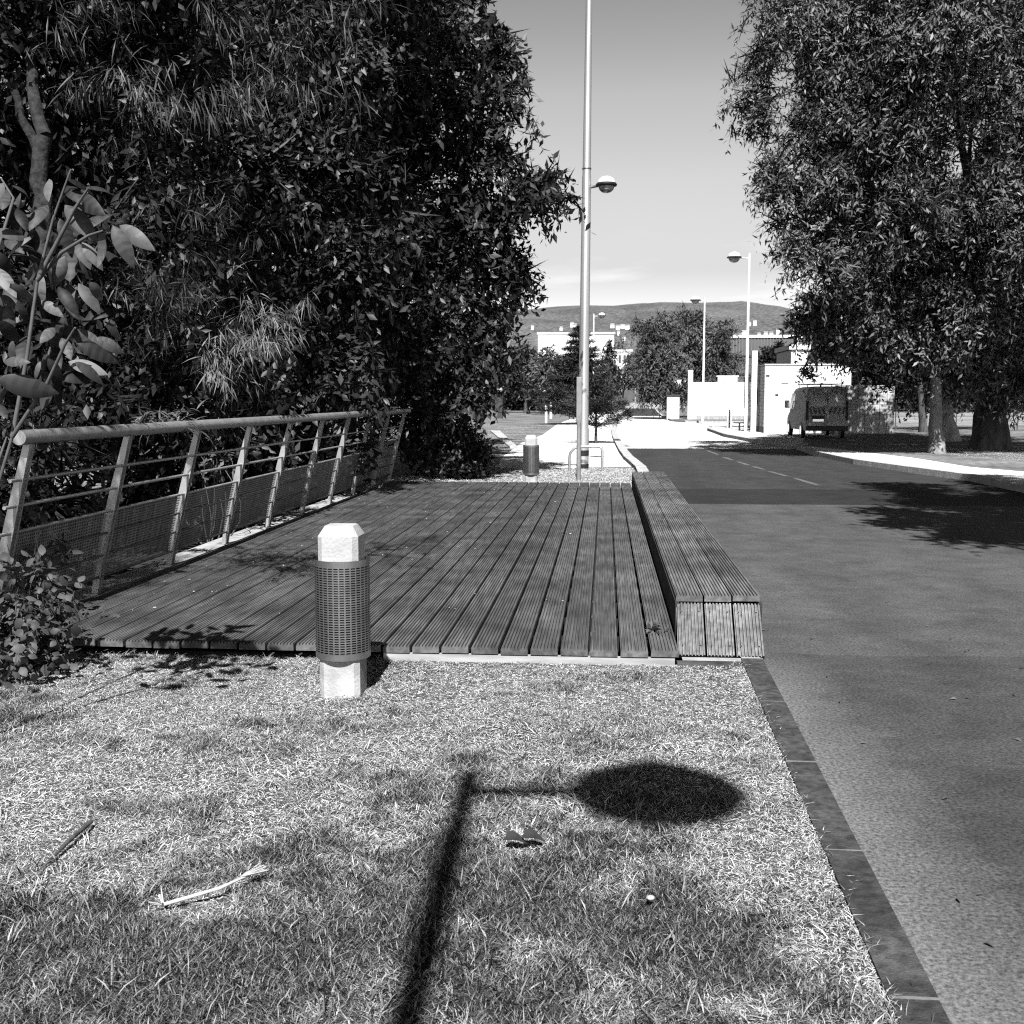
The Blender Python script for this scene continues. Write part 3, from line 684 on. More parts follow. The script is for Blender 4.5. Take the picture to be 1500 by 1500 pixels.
MB().box(-.06, -.036, 2.2, 2.55, 1.3, 2.1).build('vent_slot', M['black'], k)
pz = D(1102, 514, 54.3).z
tag(MB().box(-.13, .13, -.15, .15, -.1, pz, .01).build('pillar', M['white_paint'], loc=(7.08, 54.3, 0)), 'tall slim white pillar at the left corner of the kiosk', 'pillar')
g_ = thing('sliding_gate', 'dark slatted gate seen end-on between the white wall and pillar', 'gate', (7.3, 57, 0))
mb = MB()
for i in range(6): mb.box(-.02, .02, i * .5, i * .5 + .12, .1, 2.7)
mb.build('slats', M['grey_panel'], g_); MB().box(-.03, .03, 0, 3, .08, .16).build('rail', M['dark_panel'], g_); MB().box(-.03, .03, 0, 3, 2.62, 2.70).build('rail', M['dark_panel'], g_)
tw = thing('tiled_wall', 'low pale tiled wall dappled with tree shade right of the van', 'wall', (10.4, 51.6, 0))
MB().box(0, 2.6, 0, .25, -.1, 2.2).build('core', M['grey_panel'], tw)
mb = MB()
for j in range(10):
    for i in range(8): mb.box(.01 + i * .325, .01 + i * .325 + .305, -.018, -.002, .02 + j * .218, .02 + j * .218 + .205)
mb.build('tiles', mat('pale_tile', .45, .6, var=.15, scale=2), tw)
bw_ = thing('boundary_wall', 'white rendered boundary wall with a raised coping block and end pier', 'wall', (6.55, 85, 0))
wz = D(1050, 560, 85).z
MB().box(0, 4.6, 0, .3, -.1, wz).build('wall', M['white_render'], bw_)
MB().box(-.36, .0, -.06, .36, -.1, D(1013, 542, 85).z).build('pier', M['white_paint'], bw_)
MB().box(1.85, 3.3, -.03, .33, wz, wz + .42).box(1.75, 3.4, -.06, .36, wz + .42, wz + .50).build('coping_block', M['white_paint'], bw_)
MB().box(.3, 4.5, -.006, -.002, .0, .28).build('stained_base', M['ledge'], bw_)
tag(MB().lathe([(.0, .98), (.10, .97), (.145, .90), (.15, -.1)], n=16).build('white_post', M['white_paint'], loc=G(1068, 627)), 'short thick white post on the island pavement by the gate', 'bollard')
for q, hgt, lb in [((800, 619.5), 1.12, 'thin white post nearer the path on the left verge'), ((807, 613), 1.28, 'thicker white post just behind its neighbour on the left verge')]:
    p = G(*q); s_ = .085 if hgt < 1.2 else .11
    tag(MB().lathe([(0, hgt), (s_ * .8, hgt), (s_, hgt - .04), (s_, -.1)], n=12).build('white_post', M['white_paint'], loc=p), lb, 'post', 'white posts on the left verge')
tb = thing('low_barrier', 'dark low T-shaped barrier beside the short white post', 'barrier', G(1083, 631))
MB().box(-.3, .3, -.05, .05, .36, .42, .01).build('bar', M['black'], tb); MB().box(-.04, .04, -.04, .04, -.1, .36).build('leg', M['black'], tb)
cb = thing('utility_cabinet', 'white utility cabinet with dark lid beside the round street tree', 'cabinet', (D(986, 600, 88).x, 88, 0))
Yc = cb.location.y; cw = 18 / 1634 * Yc
MB().box(-cw / 2, cw / 2, 0, .7, -.1, D(986, 581, Yc).z, .02).build('body', M['white_paint'], cb)
MB().box(-cw / 2 - .05, cw / 2 + .05, -.05, .75, D(986, 581, Yc).z, D(986, 579, Yc).z + .05).build('lid', M['dark_panel'], cb)

# left: pier with ball, pale wall, grey wall, plank fence, low lump
gp = thing('gate_pier', 'dark pier topped by a pale ball at the edge of the left trees', 'pillar', G(731, 613))
Yp = gp.location.y; hp_ = D(731, 575, Yp).z; r_ = 5.6 / 1634 * Yp
MB().box(-r_, r_, -r_, r_, -.1, hp_ - r_ * .2, .02).build('shaft', M['dark_panel'], gp)
MB().lathe([(r_ * .95 * math.cos(a), hp_ + r_ * .6 + r_ * .95 * math.sin(a)) for a in np.linspace(-math.pi / 2, math.pi / 2, 13)], n=16).build('ball', M['concrete'], gp)
def far_wall(name, label, cat, px0, px1, pyb, pyt, m, dep=.3, courses=0):
    p = G(px0, pyb); q = G(px1, pyb); zt = D(px0, pyt, p.y).z
    o = thing(name, label, cat, (p.x, p.y, 0)); wd = q.x - p.x
    MB().box(0, wd, 0, dep, -.1, zt).build('wall', m, o)
    if courses:
        mbj = MB()
        for j in range(1, courses): mbj.box(0, wd, -.012, -.002, zt * j / courses - .02, zt * j / courses + .01)
        mbj.build('joints', M['grey_panel'], o)
    return o
far_wall('block_wall', 'pale coursed block wall end behind the dark pier', 'wall', 737, 757, 598, 566, M['ledge'], 4, 6)
far_wall('low_wall', 'grey low wall across the grass behind the white posts', 'wall', 764, 792, 597, 584, M['grey_panel'], .4)
pf = G(790, 599); zf = D(790, 573, pf.y).z
mb = MB()
for i in range(12): mb.box(i * .17, i * .17 + .15, 0, .04, 0, zf - .1 * (i % 3 == 0))
tag(mb.build('plank_fence', M['dark_panel'], loc=(pf.x, pf.y, 0)), 'dark vertical plank fence below the cedar', 'fence')
mb = MB(); bm = bmesh.new(); bmesh.ops.create_icosphere(bm, subdivisions=2, radius=.22)
for v in bm.verts: v.co = Vector((v.co.x * 1.1, v.co.y, v.co.z * .8)) * (1 + .2 * math.sin(v.co.x * 17 + v.co.z * 23)) + Vector((0, 0, .14))
mb.bm(bm, smooth=True); mb.tube([(0, 0, .2), (-.12, 0, .5), (-.25, 0, .72)], [.05, .035, .015], 6)
tag(mb.build('dark_lump', M['black'], loc=G(774, 606)), 'small black lump with one stick on the left verge', 'dark_lump')  # dark lump of unknown kind, modelled as a rounded mass with a stick

# far end of the road
fz = D(905, 563, 170).z
f_ = thing('road_end_fence', 'long grey panel fence across the far end of the road', 'fence', (.5, 178, 0))
MB().box(0, 13, 0, .1, .8, fz).build('panels', mat('fence_grey', .10, .8, var=.2, scale=1), f_)
MB().box(-.2, 13.2, -.15, .25, -.1, .8).build('plinth', M['ledge'], f_)
for i in range(7): MB().box(i * 2.1 - .06, i * 2.1 + .06, -.16, -.1, -.1, fz + .1).build('post', M['steel'], f_)
for i, (xx, l_) in enumerate([(2.2, 6), (9.0, 4.4)]):
    c = thing('parked_van', ['long white van roof showing above the road-end fence', 'shorter white van roof showing above the road-end fence'][i], 'van', (xx, 184, 0))
    MB().box(0, l_, 0, 2, .4, fz + .85, .15).build('body', M['white_paint'], c)
    MB().box(l_ * .72, l_ * .98, -.02, -.005, fz - .1, fz + .5).build('window', M['glass'], c)
    for wx in (.9, l_ - 1): MB().tube([(wx, -.02, .36), (wx, .25, .36)], .36, 16).build('wheel', M['black'], c)

# ================================================================== the van
van = thing('delivery_van', 'grey delivery van with chevron band, parked rear-on under the tree', 'van', (8.82, 45.4, 0)); van.scale = (.90, 1, .98)
VW, VL, VH = .93, 4.9, 2.13
sec = []                                   # body sections along Y: half width low, half width high, roof z, floor z
for y, wl_, wh, zr in [(0, .90, .84, VH - .05), (.05, VW, .86, VH), (.4, VW, .86, VH), (2.6, VW, .86, VH), (3.4, VW, .84, VH - .06), (3.85, VW, .80, VH - .25), (4.35, .92, .72, 1.22), (4.75, .88, .70, 1.02), (4.9, .80, .62, .85)]:
    zs = [.32, .55, 1.05 if zr > 1.3 else zr * .72, zr - .18, zr - .05, zr]; xs = [wl_ * .96, wl_, wl_, wh * 1.02, wh * .94, wh * .6]
    sec.append([(-a, y, z) for a, z in zip(xs, zs)] + [(a, y, z) for a, z in zip(xs[::-1], zs[::-1])])
n = 12; v = [p for s_ in sec for p in s_]
f = [(i * n + k, (i + 1) * n + k, (i + 1) * n + (k + 1) % n, i * n + (k + 1) % n) for i in range(len(sec) - 1) for k in range(n)] + [tuple(range(n)), tuple(range(len(v) - 1, len(v) - n - 1, -1))]
MB().add(v, f).build('body', M['van_body'], van)
for s_ in (-1, 1):
    dr_ = MB().box(min(s_ * .015, s_ * .80), max(s_ * .015, s_ * .80), -.035, .01, .52, 1.97, .012).build('rear_door', M['van_body'], van)
    MB().box(min(s_ * .10, s_ * .74), max(s_ * .10, s_ * .74), -.042, -.034, 1.32, 1.80, .003).build('window', mat('tinted_window', .34, .15, spec=.6), dr_)
    MB().box(min(s_ * .82, s_ * .93), max(s_ * .82, s_ * .93), -.03, .2, .75, 1.55, .02).build('tail_light', M['van_dark'], van)
mb = MB(); mb.box(-.80, .80, -.040, -.0355, 1.00, 1.28); mb.build('reflective_band', mat('band_grey', .42, .5), van)
mb = MB()
for s_ in (-1, 1):
    for q in range(4):
        x0 = .05 + q * .19; zz = [(x0, 1.01), (x0 + .10, 1.01), (x0 + .20, 1.27), (x0 + .10, 1.27)]
        zz = [(min(a, .79), b) for a, b in zz][:: 1]
        zz = [(s_ * a, b) for a, b in zz]
        if s_ < 0: zz = zz[::-1]
        mb.add([(a, -.0445, b) for a, b in zz] + [(a, -.0412, b) for a, b in zz], [(0, 1, 2, 3), (7, 6, 5, 4), (0, 4, 5, 1), (1, 5, 6, 2), (2, 6, 7, 3), (3, 7, 4, 0)])
mb.build('chevron', mat('chevron_dark', .09, .5), van)
MB().box(-.66, -.10, -.048, -.034, .74, .94, .004).build('plate_recess', M['van_dark'], van)
MB().box(-.62, -.14, -.056, -.049, .70, .80, .003).build('number_plate', M['chrome'], van)
MB().box(-.92, .92, -.12, .12, .32, .52, .03).build('bumper', M['van_dark'], van)
for s_ in (-1, 1):
    mr = MB().box(min(s_ * .99, s_ * 1.22), max(s_ * .99, s_ * 1.22), 3.55, 3.68, 1.22, 1.55, .04).build('mirror', M['van_dark'], van)
    MB().box(min(s_ * 1.01, s_ * 1.20), max(s_ * 1.01, s_ * 1.20), 3.535, 3.548, 1.26, 1.51).build('mirror_glass', M['chrome'], mr)
    xw = s_ * .90
    MB().add([(s_ * .934, 2.75, 1.2), (s_ * .934, 3.95, 1.2), (s_ * .89, 3.6, 1.85), (s_ * .875, 2.75, 1.88)], [(0, 1, 2, 3) if s_ > 0 else (3, 2, 1, 0)]).build('side_window', M['glass'], van)
    for y in (.95, 3.95):
        wv = MB().tube([(xw - s_ * .12, y, .33), (xw + s_ * .05, y, .33)], .33, 20).build('wheel', M['black'], van)
        MB().tube([(xw + s_ * .051, y, .33), (xw + s_ * .06, y, .33)], .19, 14).build('hubcap', M['chrome'], wv)
mb = MB()
for y in (.6, 1.6, 2.6): mb.tube([(-.75, y, VH + .10), (.75, y, VH + .10)], .02, 6)
for x in (-.75, .75): mb.tube([(x, .5, VH + .10), (x, 2.8, VH + .10)], .02, 6)
for x in (-.75, .75):
    for y in (.6, 2.6): mb.tube([(x, y, VH - .12), (x, y, VH + .10)], .02, 6)
mb.build('roof_rack', M['van_dark'], van)

# ================================================================== buildings beyond
def block(name, label, cat, px0, px1, pyt, Y, m, depth=14, storeys=3, cols=6, win=True, roofm=None, lip=.4, group=None, flat=True):
    a = D(px0, 560, Y); b = D(px1, 560, Y); z = D(px0, pyt, Y).z; wd = b.x - a.x
    o = thing(name, label, cat, (a.x, Y, 0), group)
    MB().box(0, wd, 0, depth, -1, z).build('wall', m, o)
    if flat: MB().box(-lip * .5, wd + lip * .5, -lip * .5, depth, z, z + lip).build('roof', roofm or m, o)
    else:
        h_ = wd * .22
        MB().add([(-lip, -lip, z), (wd + lip, -lip, z), (wd + lip, depth + lip, z), (-lip, depth + lip, z), (-lip, depth / 2, z + h_), (wd + lip, depth / 2, z + h_)], [(0, 1, 5, 4), (2, 3, 4, 5), (1, 2, 5), (3, 0, 4), (0, 3, 2, 1)]).build('roof', roofm or M['grey_panel'], o)
    if win:
        sh_ = z / storeys; cw_ = wd / cols
        for j in range(storeys):
            for i in range(cols):
                fr_ = MB().box(i * cw_ + cw_ * .25, i * cw_ + cw_ * .75, -.05, .0, j * sh_ + sh_ * .35, j * sh_ + sh_ * .8).build('window', M['glass'], o)
    return o
block('white_hall', 'large white hall whose plain long top stands above the cedar', 'building', 788, 899, 490, 230, M['white_render'], 25, 1, 1, win=False)
block('town_house', 'white house right of the hall, half behind the round street tree', 'house', 897, 925, 515, 245, M['white_render'], 12, 3, 4)
block('town_house', 'lower white house peeping between the hall and the bushes', 'house', 880, 900, 528, 215, M['white_render'], 9, 2, 3)
gb = block('office_building', 'dark grey ribbed office building of four storeys behind the kiosk', 'building', 1068, 1252, 495, 150, mat('ribbed_grey', .10, .6, var=.15, scale=.6), 18, 4, 1, win=False, roofm=M['white_paint'], lip=.35)
gz = D(1068, 495, 150).z; gw = D(1252, 560, 150).x - D(1068, 560, 150).x
mb = MB()
for i in range(int(gw / .4)): mb.box(i * .4, i * .4 + .08, -.10, -.002, .3, gz - .1)
mb.build('ribs', mat('rib_grey', .16, .6), gb)
mb = MB()
for j in range(1, 4): mb.box(-.1, gw + .1, -.14, -.102, gz * j / 4 - .12, gz * j / 4 + .12)
mb.build('floor_bands', M['dark_panel'], gb)
block('white_outbuilding', 'narrow white building end between the boxed lamp post and the tree', 'building', 1158, 1182, 512, 95, M['white_render'], 8, 2, 1, win=False)
a = D(1125, 493, 149); b = D(1160, 485, 149)
tag(MB().add([(a.x, 150, a.z - .2), (b.x + 6, 150, a.z - .2), (b.x + 6, 160, a.z - .2), (a.x, 160, a.z - .2), (b.x, 150, b.z + .2), (b.x, 160, b.z + .2)], [(0, 1, 4), (2, 3, 5), (0, 4, 5, 3), (1, 2, 5, 4)]).build('roof_plant_shed', M['dark_panel']), 'dark sloping roof shed on top of the grey office building', 'roof shed')
# houses scattered on the lower slopes
hs = [(838, 474, 900), (842, 476, 780), (897, 476, 1150), (905, 478, 1100), (912, 477, 1180), (919, 478, 1120), (906, 486, 820), (914, 494, 600), (1060, 488, 900), (1068, 489, 860), (1078, 490, 800), (1085, 491, 780), (1098, 473, 1500), (1106, 471, 1550), (1112, 489, 820), (1122, 488, 850), (1130, 488, 830), (780, 478, 1200), (822, 480, 900), (1140, 484, 900), (1090, 486, 950), (858, 484, 800)]
spots = ['high on the left slope', 'just below the top left house', 'left of a row of four', 'second of a row of four', 'third of a row of four', 'last of a row of four', 'below the row of four', 'lowest, by the round tree', 'left end above the office roof', 'left of centre above the office roof', 'centre left above the office roof', 'centre above the office roof', 'alone high on the slope, smaller', 'alone high on the slope, larger', 'behind the lamp pole', 'right of the lamp pole', 'near the roof shed', 'far left by the trees', 'above the white hall', 'behind the roof shed', 'tucked behind the office roof', 'beside the tall mast']
for i, (px, py, Y) in enumerate(hs):
    wdp = random.uniform(3.5, 6.5); hgt = random.uniform(2, 3.2)
    c = D(px, py, Y); o = thing('hillside_house', 'tiny pale house on the hill, ' + spots[i], 'house', (c.x, c.y, c.z), 'pale houses on the hillside')
    wd = wdp / 1634 * Y; ht = hgt / 1634 * Y
    MB().box(-wd / 2, wd / 2, 0, wd * .8, -ht * 2.0, ht * .4).build('wall', M['white_render'], o)
    MB().add([(-wd * .55, -.4, ht * .4), (wd * .55, -.4, ht * .4), (wd * .55, wd * .9, ht * .4), (-wd * .55, wd * .9, ht * .4), (-wd * .55, wd * .4, ht * .4 + wd * .22), (wd * .55, wd * .4, ht * .4 + wd * .22)], [(0, 1, 5, 4), (2, 3, 4, 5), (1, 2, 5), (3, 0, 4), (0, 3, 2, 1)]).build('roof', M['ledge'], o)

# ================================================================== trees
BD = (M['bark_dark'], M['leaf_dark'])
# left: the large broad-leaved tree at the end of the deck
LA = [(668, 120, 22.5, 1.15), (716, 200, 22, 1.05), (720, 270, 22.5, 1.15), (757, 325, 22, 1.05), (735, 55, 22.5, .3), (705, 70, 22.5, .4), (690, 390, 22.5, 1.3), (715, 440, 23, .8), (650, 500, 22, 1.25), (668, 575, 22, .75), (590, 250, 22, 2.0), (590, 430, 21.5, 1.9), (582, 20, 23, 1.5), (560, 90, 22, 1.9), (500, -60, 23, 2.6), (590, -50, 24, 1.1), (560, 560, 24.5, 1.6), (650, 640, 23, .75), (690, 660, 23, .5), (610, 640, 24, .9)]
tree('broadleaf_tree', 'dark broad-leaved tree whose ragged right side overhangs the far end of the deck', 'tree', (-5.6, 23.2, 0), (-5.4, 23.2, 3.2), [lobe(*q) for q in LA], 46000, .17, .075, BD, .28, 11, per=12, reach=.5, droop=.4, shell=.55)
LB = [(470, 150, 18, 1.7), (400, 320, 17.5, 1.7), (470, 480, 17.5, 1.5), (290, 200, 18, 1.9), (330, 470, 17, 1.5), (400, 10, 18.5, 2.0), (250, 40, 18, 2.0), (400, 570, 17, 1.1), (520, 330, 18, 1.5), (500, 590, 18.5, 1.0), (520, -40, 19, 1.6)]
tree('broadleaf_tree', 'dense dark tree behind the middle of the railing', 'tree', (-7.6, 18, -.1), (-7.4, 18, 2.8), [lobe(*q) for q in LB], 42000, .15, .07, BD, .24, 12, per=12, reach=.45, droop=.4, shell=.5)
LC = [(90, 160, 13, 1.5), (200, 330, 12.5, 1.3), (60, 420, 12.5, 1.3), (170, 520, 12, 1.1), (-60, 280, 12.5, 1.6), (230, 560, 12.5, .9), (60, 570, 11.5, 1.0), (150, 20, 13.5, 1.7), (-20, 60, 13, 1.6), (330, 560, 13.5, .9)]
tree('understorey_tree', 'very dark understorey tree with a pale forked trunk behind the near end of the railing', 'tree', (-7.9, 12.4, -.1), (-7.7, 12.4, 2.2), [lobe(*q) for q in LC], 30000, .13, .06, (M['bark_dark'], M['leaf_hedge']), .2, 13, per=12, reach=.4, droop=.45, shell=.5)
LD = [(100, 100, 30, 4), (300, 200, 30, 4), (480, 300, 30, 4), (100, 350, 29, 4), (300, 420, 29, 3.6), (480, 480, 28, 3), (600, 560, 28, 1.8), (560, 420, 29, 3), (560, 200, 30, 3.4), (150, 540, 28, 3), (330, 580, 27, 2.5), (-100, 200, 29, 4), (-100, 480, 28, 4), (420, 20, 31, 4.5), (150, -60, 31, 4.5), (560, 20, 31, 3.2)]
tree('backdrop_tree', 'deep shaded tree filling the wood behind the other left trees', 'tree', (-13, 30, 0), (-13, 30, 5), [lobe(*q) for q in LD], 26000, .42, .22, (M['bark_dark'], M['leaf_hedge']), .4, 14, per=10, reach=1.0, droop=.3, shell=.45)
# pale forked trunk at upper left
mb = MB(); g = np.random.default_rng(5)
p0, p1, p2, p3, p4 = D(62, 620, 11.6), D(64, 330, 11.6), D(62, 150, 11.7), D(50, 60, 11.9), D(20, 130, 11.5)
limb(mb, p0, p1, .10, .085, g, bend=.03); limb(mb, p1, D(66, 200, 11.6), .10, .085, g, bend=.02); limb(mb, D(66, 200, 11.6), p3, .075, .05, g, bend=.05); limb(mb, D(60, 235, 11.6), p4, .06, .04, g, bend=.05); limb(mb, p3, D(60, -120, 12), .05, .03, g)
limb(mb, (p0.x, p0.y, -.2), p0, .15, .12, g, bend=.02)
t = thing('pale_trunked_tree', 'slender pale-barked forked trunk rising in the upper left corner', 'tree', (0, 0, 0))
mb.build('trunk', mat('mottled_bark', .03, .95, var=.6, scale=14, bump=1, bscale=20), t)
P, d, nn, l, w_, sh = crown_leaves([tuple(D(60, -150, 12)) + (1.2,), tuple(D(-40, -60, 11.6)) + (.9,), tuple(D(90, -60, 12.2)) + (.8,)], 3500, .12, .055, seed=8)
V, F, S = leaf_arrays(P, d, nn, l, w_, sh); np_mesh('crown', V, F, M['leaf_hedge'], t, S)

# tree with hanging feathery tufts over the railing
def tuft_arrays(spots_, per, L, W, seed, spread=.9):
    g = np.random.default_rng(seed); Ps, ds, ns, Ls, Ws, ss = [], [], [], [], [], []
    for (c, ax, size, tone) in spots_:
        k = int(per * (.7 + .6 * g.random())); u = g.random(k)
        ax = np.array(ax, float); ax /= np.linalg.norm(ax)
        p = np.array(c)[None] + ax[None] * (u * size * .9)[:, None] + g.normal(size=(k, 3)) * size * .05
        dd = g.normal(size=(k, 3)) * spread * .55 + ax[None] * .35; dd[:, 2] -= .35 + .3 * u
        Ps.append(p); ds.append(dd); ns.append(np.array([0, -.3, 1])[None] + g.normal(size=(k, 3)) * .3)
        Ls.append(L * size * (.6 + .6 * g.random(k))); Ws.append(np.full(k, W)); ss.append(np.clip(tone + g.normal(size=k) * .18, 0, 1))
    return [np.concatenate(q) for q in (Ps, ds, ns, Ls, Ws, ss)]
ft = thing('feathery_tree', 'feathery narrow-leaved tree hanging its tufts over the railing', 'tree', (-6.2, 6.6, 0))
g = np.random.default_rng(21); sp = []
clus = [(200, 95, 7.2, 80, 7), (225, 135, 7.2, 50, 6), (300, 140, 7.4, 50, 6), (125, 135, 7.2, 50, 6), (410, 95, 7.6, 75, 15), (440, 150, 7.6, 40, 9), (330, 25, 7.6, 90, 9), (110, 25, 7.3, 90, 9), (60, 60, 7.2, 60, 5), (470, 20, 7.8, 40, 6),
        (265, 290, 7.8, 70, 7), (235, 440, 8.2, 60, 10), (270, 500, 8.2, 60, 7), (330, 480, 8.2, 45, 9), (375, 470, 8.4, 45, 10), (310, 525, 8.2, 50, 10), (280, 545, 8.2, 30, 4), (255, 380, 8.1, 60, 6), (350, 330, 8.6, 60, 4), (180, 240, 7.6, 50, 5), (130, 400, 8, 60, 6), (350, 500, 8.3, 40, 5)]
for (px, py, Y, rpx, cnt) in clus:
    hot = 1.0 if (py > 430 and 290 < px < 400) else (.5 if (py < 170 and 190 < px < 320) else .15)
    for _ in range(max(3, int(cnt * .7))):
        q = D(px + g.normal() * rpx * .45, py + g.normal() * rpx * .42, Y + g.normal() * .3)
        sp.append((np.array(q) - np.array(ft.location), (g.normal() * .4 + .35, g.normal() * .4 - .2, .1 + g.normal() * .3), .34 + .16 * g.random(), hot * (.55 + .4 * g.random())))
# crown out of frame that shades the near bays
for _ in range(800):
    a = g.normal(size=3); a /= np.linalg.norm(a); c = np.array([-4.3, 4.4, 5.0]) + a * np.array([.5, 1.7, 1.1]) * (.5 + .5 * g.random())
    sp.append((c - np.array(ft.location), (g.normal() * .3, g.normal() * .5, g.normal() * .3 - .2), .42, .4))
P, d, nn, l, w_, sh = tuft_arrays(sp, 30, .44, .011, 3, .75)
V, F, S = long_leaf_arrays(P, d, nn, l, w_, sh, seg=3, droop=.3)
np_mesh('crown', V, F, M['leaf_frond'], ft, S)
mb = MB(); limb(mb, (0, 0, -.3), (.2, -.3, 3.6), .12, .08, g, bend=.03)
for _ in range(6): limb(mb, (.2, -.3, 3.6), (1.3 + g.normal() * .8, -1.5 + g.normal() * 1.0, 5.2 + g.normal() * .7), .06, .015, g)
mb.build('trunk', M['bark_dark'], ft)

# branch with curled leaves lying over the handrail
hb_ = thing('leafy_branch', 'leafy twig with narrow curled leaves lying over the handrail', 'branch', D(235, 622, 10.0))
o0 = np.array(hb_.location); Ps, ds = [], []; mb = MB()
for tw_ in range(9):
    st = np.array(D(185 + g.random() * 40, 628 - g.random() * 12, 10.1)) - o0; en = np.array(D(200 + g.random() * 105, 598 + g.random() * 42, 9.9)) - o0
    mb.tube([st, (st + en) / 2 + np.array([0, 0, .05]), en], [.006, .005, .003], 5)
    for u in np.linspace(.1, 1, 13):
        Ps.append(st + (en - st) * u + np.array([0, 0, .05 * math.sin(u * 3)])); ds.append([g.normal() * .8, g.normal() * .5, .35 + g.normal() * .4])
k_ = len(Ps); V, F, S = long_leaf_arrays(np.array(Ps), np.array(ds), np.tile([0., -.4, 1.], (k_, 1)) + g.normal(size=(k_, 3)) * .3, .17 * (.6 + .6 * g.random(k_)), np.full(k_, .02), np.clip(.55 + g.normal(size=k_) * .2, 0, 1), seg=4, droop=.8)
np_mesh('leaves', V, F, M['leaf_frond'], hb_, S); mb.build('twigs', M['stem'], hb_)

# young plant with large pointed leaves at the left edge
yp = thing('large_leaved_sapling', 'young plant with large pointed leaves at the left edge of the picture', 'plant', (-2.75, 4.6, 0))
o0 = np.array(yp.location); mb = MB(); Ps, ds, Ls, Ss = [], [], [], []
stems = [[(18, 640, 4.6), (40, 520, 4.6), (55, 410, 4.55), (78, 320, 4.55), (104, 248, 4.5)], [(-40, 600, 4.7), (-20, 420, 4.7), (20, 290, 4.7), (2, 262, 4.7)], [(18, 640, 4.6), (70, 560, 4.5), (95, 505, 4.45), (110, 480, 4.4)], [(-10, 700, 4.6), (10, 640, 4.6)], [(55, 410, 4.55), (90, 370, 4.5), (130, 345, 4.45), (160, 335, 4.4)], [(60, 400, 4.5), (110, 305, 4.45), (130, 275, 4.4)]]
for s_ in stems:
    pts = [np.array(D(*q)) - o0 for q in s_]; mb.tube(pts, [.010 - .006 * i / (len(pts) - 1) for i in range(len(pts))], 7)
lo_ = [np.array(D(-60, 900, 4.7)) - o0, (-.32, .1, -.1)]
for q in ((18, 640, 4.6), (-10, 700, 4.6), (-40, 600, 4.7)): mb.tube([np.array(D(*q)) - o0] + lo_, [.007, .009, .011], 7)
LV = [(98, 262, 75, 8, 45), (72, 262, -30, 30, 40), (98, 272, 30, 4, 50), (125, 275, 50, -18, 50), (70, 300, -60, 25, 55), (95, 300, 75, 60, 70), (110, 285, 55, 50, 62), (88, 320, 45, 70, 55), (50, 345, -60, 10, 50), (30, 290, -60, 5, 60), (18, 272, 35, 0, 42), (5, 268, -40, 40, 40), (25, 305, 20, 20, 40),
      (150, 332, 28, 60, 60), (165, 330, 40, 62, 60), (175, 330, 60, 45, 62), (120, 355, 45, 40, 45), (95, 375, -10, 55, 50), (75, 385, -35, 55, 55), (60, 400, -20, 60, 45), (85, 420, 35, 40, 50), (115, 415, 45, 35, 50), (130, 415, 55, 35, 48), (45, 430, -50, 15, 60), (60, 440, 30, 20, 40), (15, 415, 45, 60, 60), (140, 495, 45, 15, 48), (155, 475, 55, 20, 52), (115, 480, 40, 10, 45), (90, 495, 20, 30, 40), (80, 480, -40, 20, 40), (100, 530, 45, 5, 55), (60, 530, -30, 25, 40), (70, 525, 30, 40, 36), (-5, 555, 80, 28, 80), (20, 500, -40, 50, 50), (0, 470, 40, 50, 50), (110, 530, 60, 25, 50), (-10, 590, 40, 10, 40), (5, 530, 30, -10, 40), (-10, 340, 60, -10, 55), (-10, 390, 60, 40, 60)]
for (px, py, dx, dy, Lp) in LV:
    a = D(px, py, 4.5 + g.normal() * .08); b = D(px + dx, py + dy, 4.5 + g.normal() * .12 - .03)
    Ps.append(np.array(a) - o0); ds.append(np.array(b - a)); Ls.append(Lp / 1634 * 4.5 * 1.12)
extra0 = len(Ps)
for _ in range(70):
    px, py = g.uniform(-30, 115), g.uniform(300, 560); a = D(px, py, 4.75 + .35 * g.random()); dx, dy = g.normal() * 50, 20 + g.normal() * 40; b = D(px + dx, py + dy, 4.75 + .3 * g.random())
    Ps.append(np.array(a) - o0); ds.append(np.array(b - a)); Ls.append((45 + 35 * g.random()) / 1634 * 4.6)
k_ = len(Ps); nn = np.tile([.1, -.75, .65], (k_, 1)) + g.normal(size=(k_, 3)) * .32
V, F, S = long_leaf_arrays(np.array(Ps), np.array(ds), nn, np.array(Ls), np.array(Ls) * (.34 + .06 * g.random(k_)), np.clip(np.where(np.arange(k_) < extra0, .46, .12) + g.normal(size=k_) * np.where(np.arange(k_) < extra0, .34, .12), 0, 1), seg=12, droop=.5, fold=.24, wide=.8, vein=.16)
lv = np_mesh('leaves', V, F, M['leaf_near'], yp, S)
mb.build('stems', M['stem'], yp)

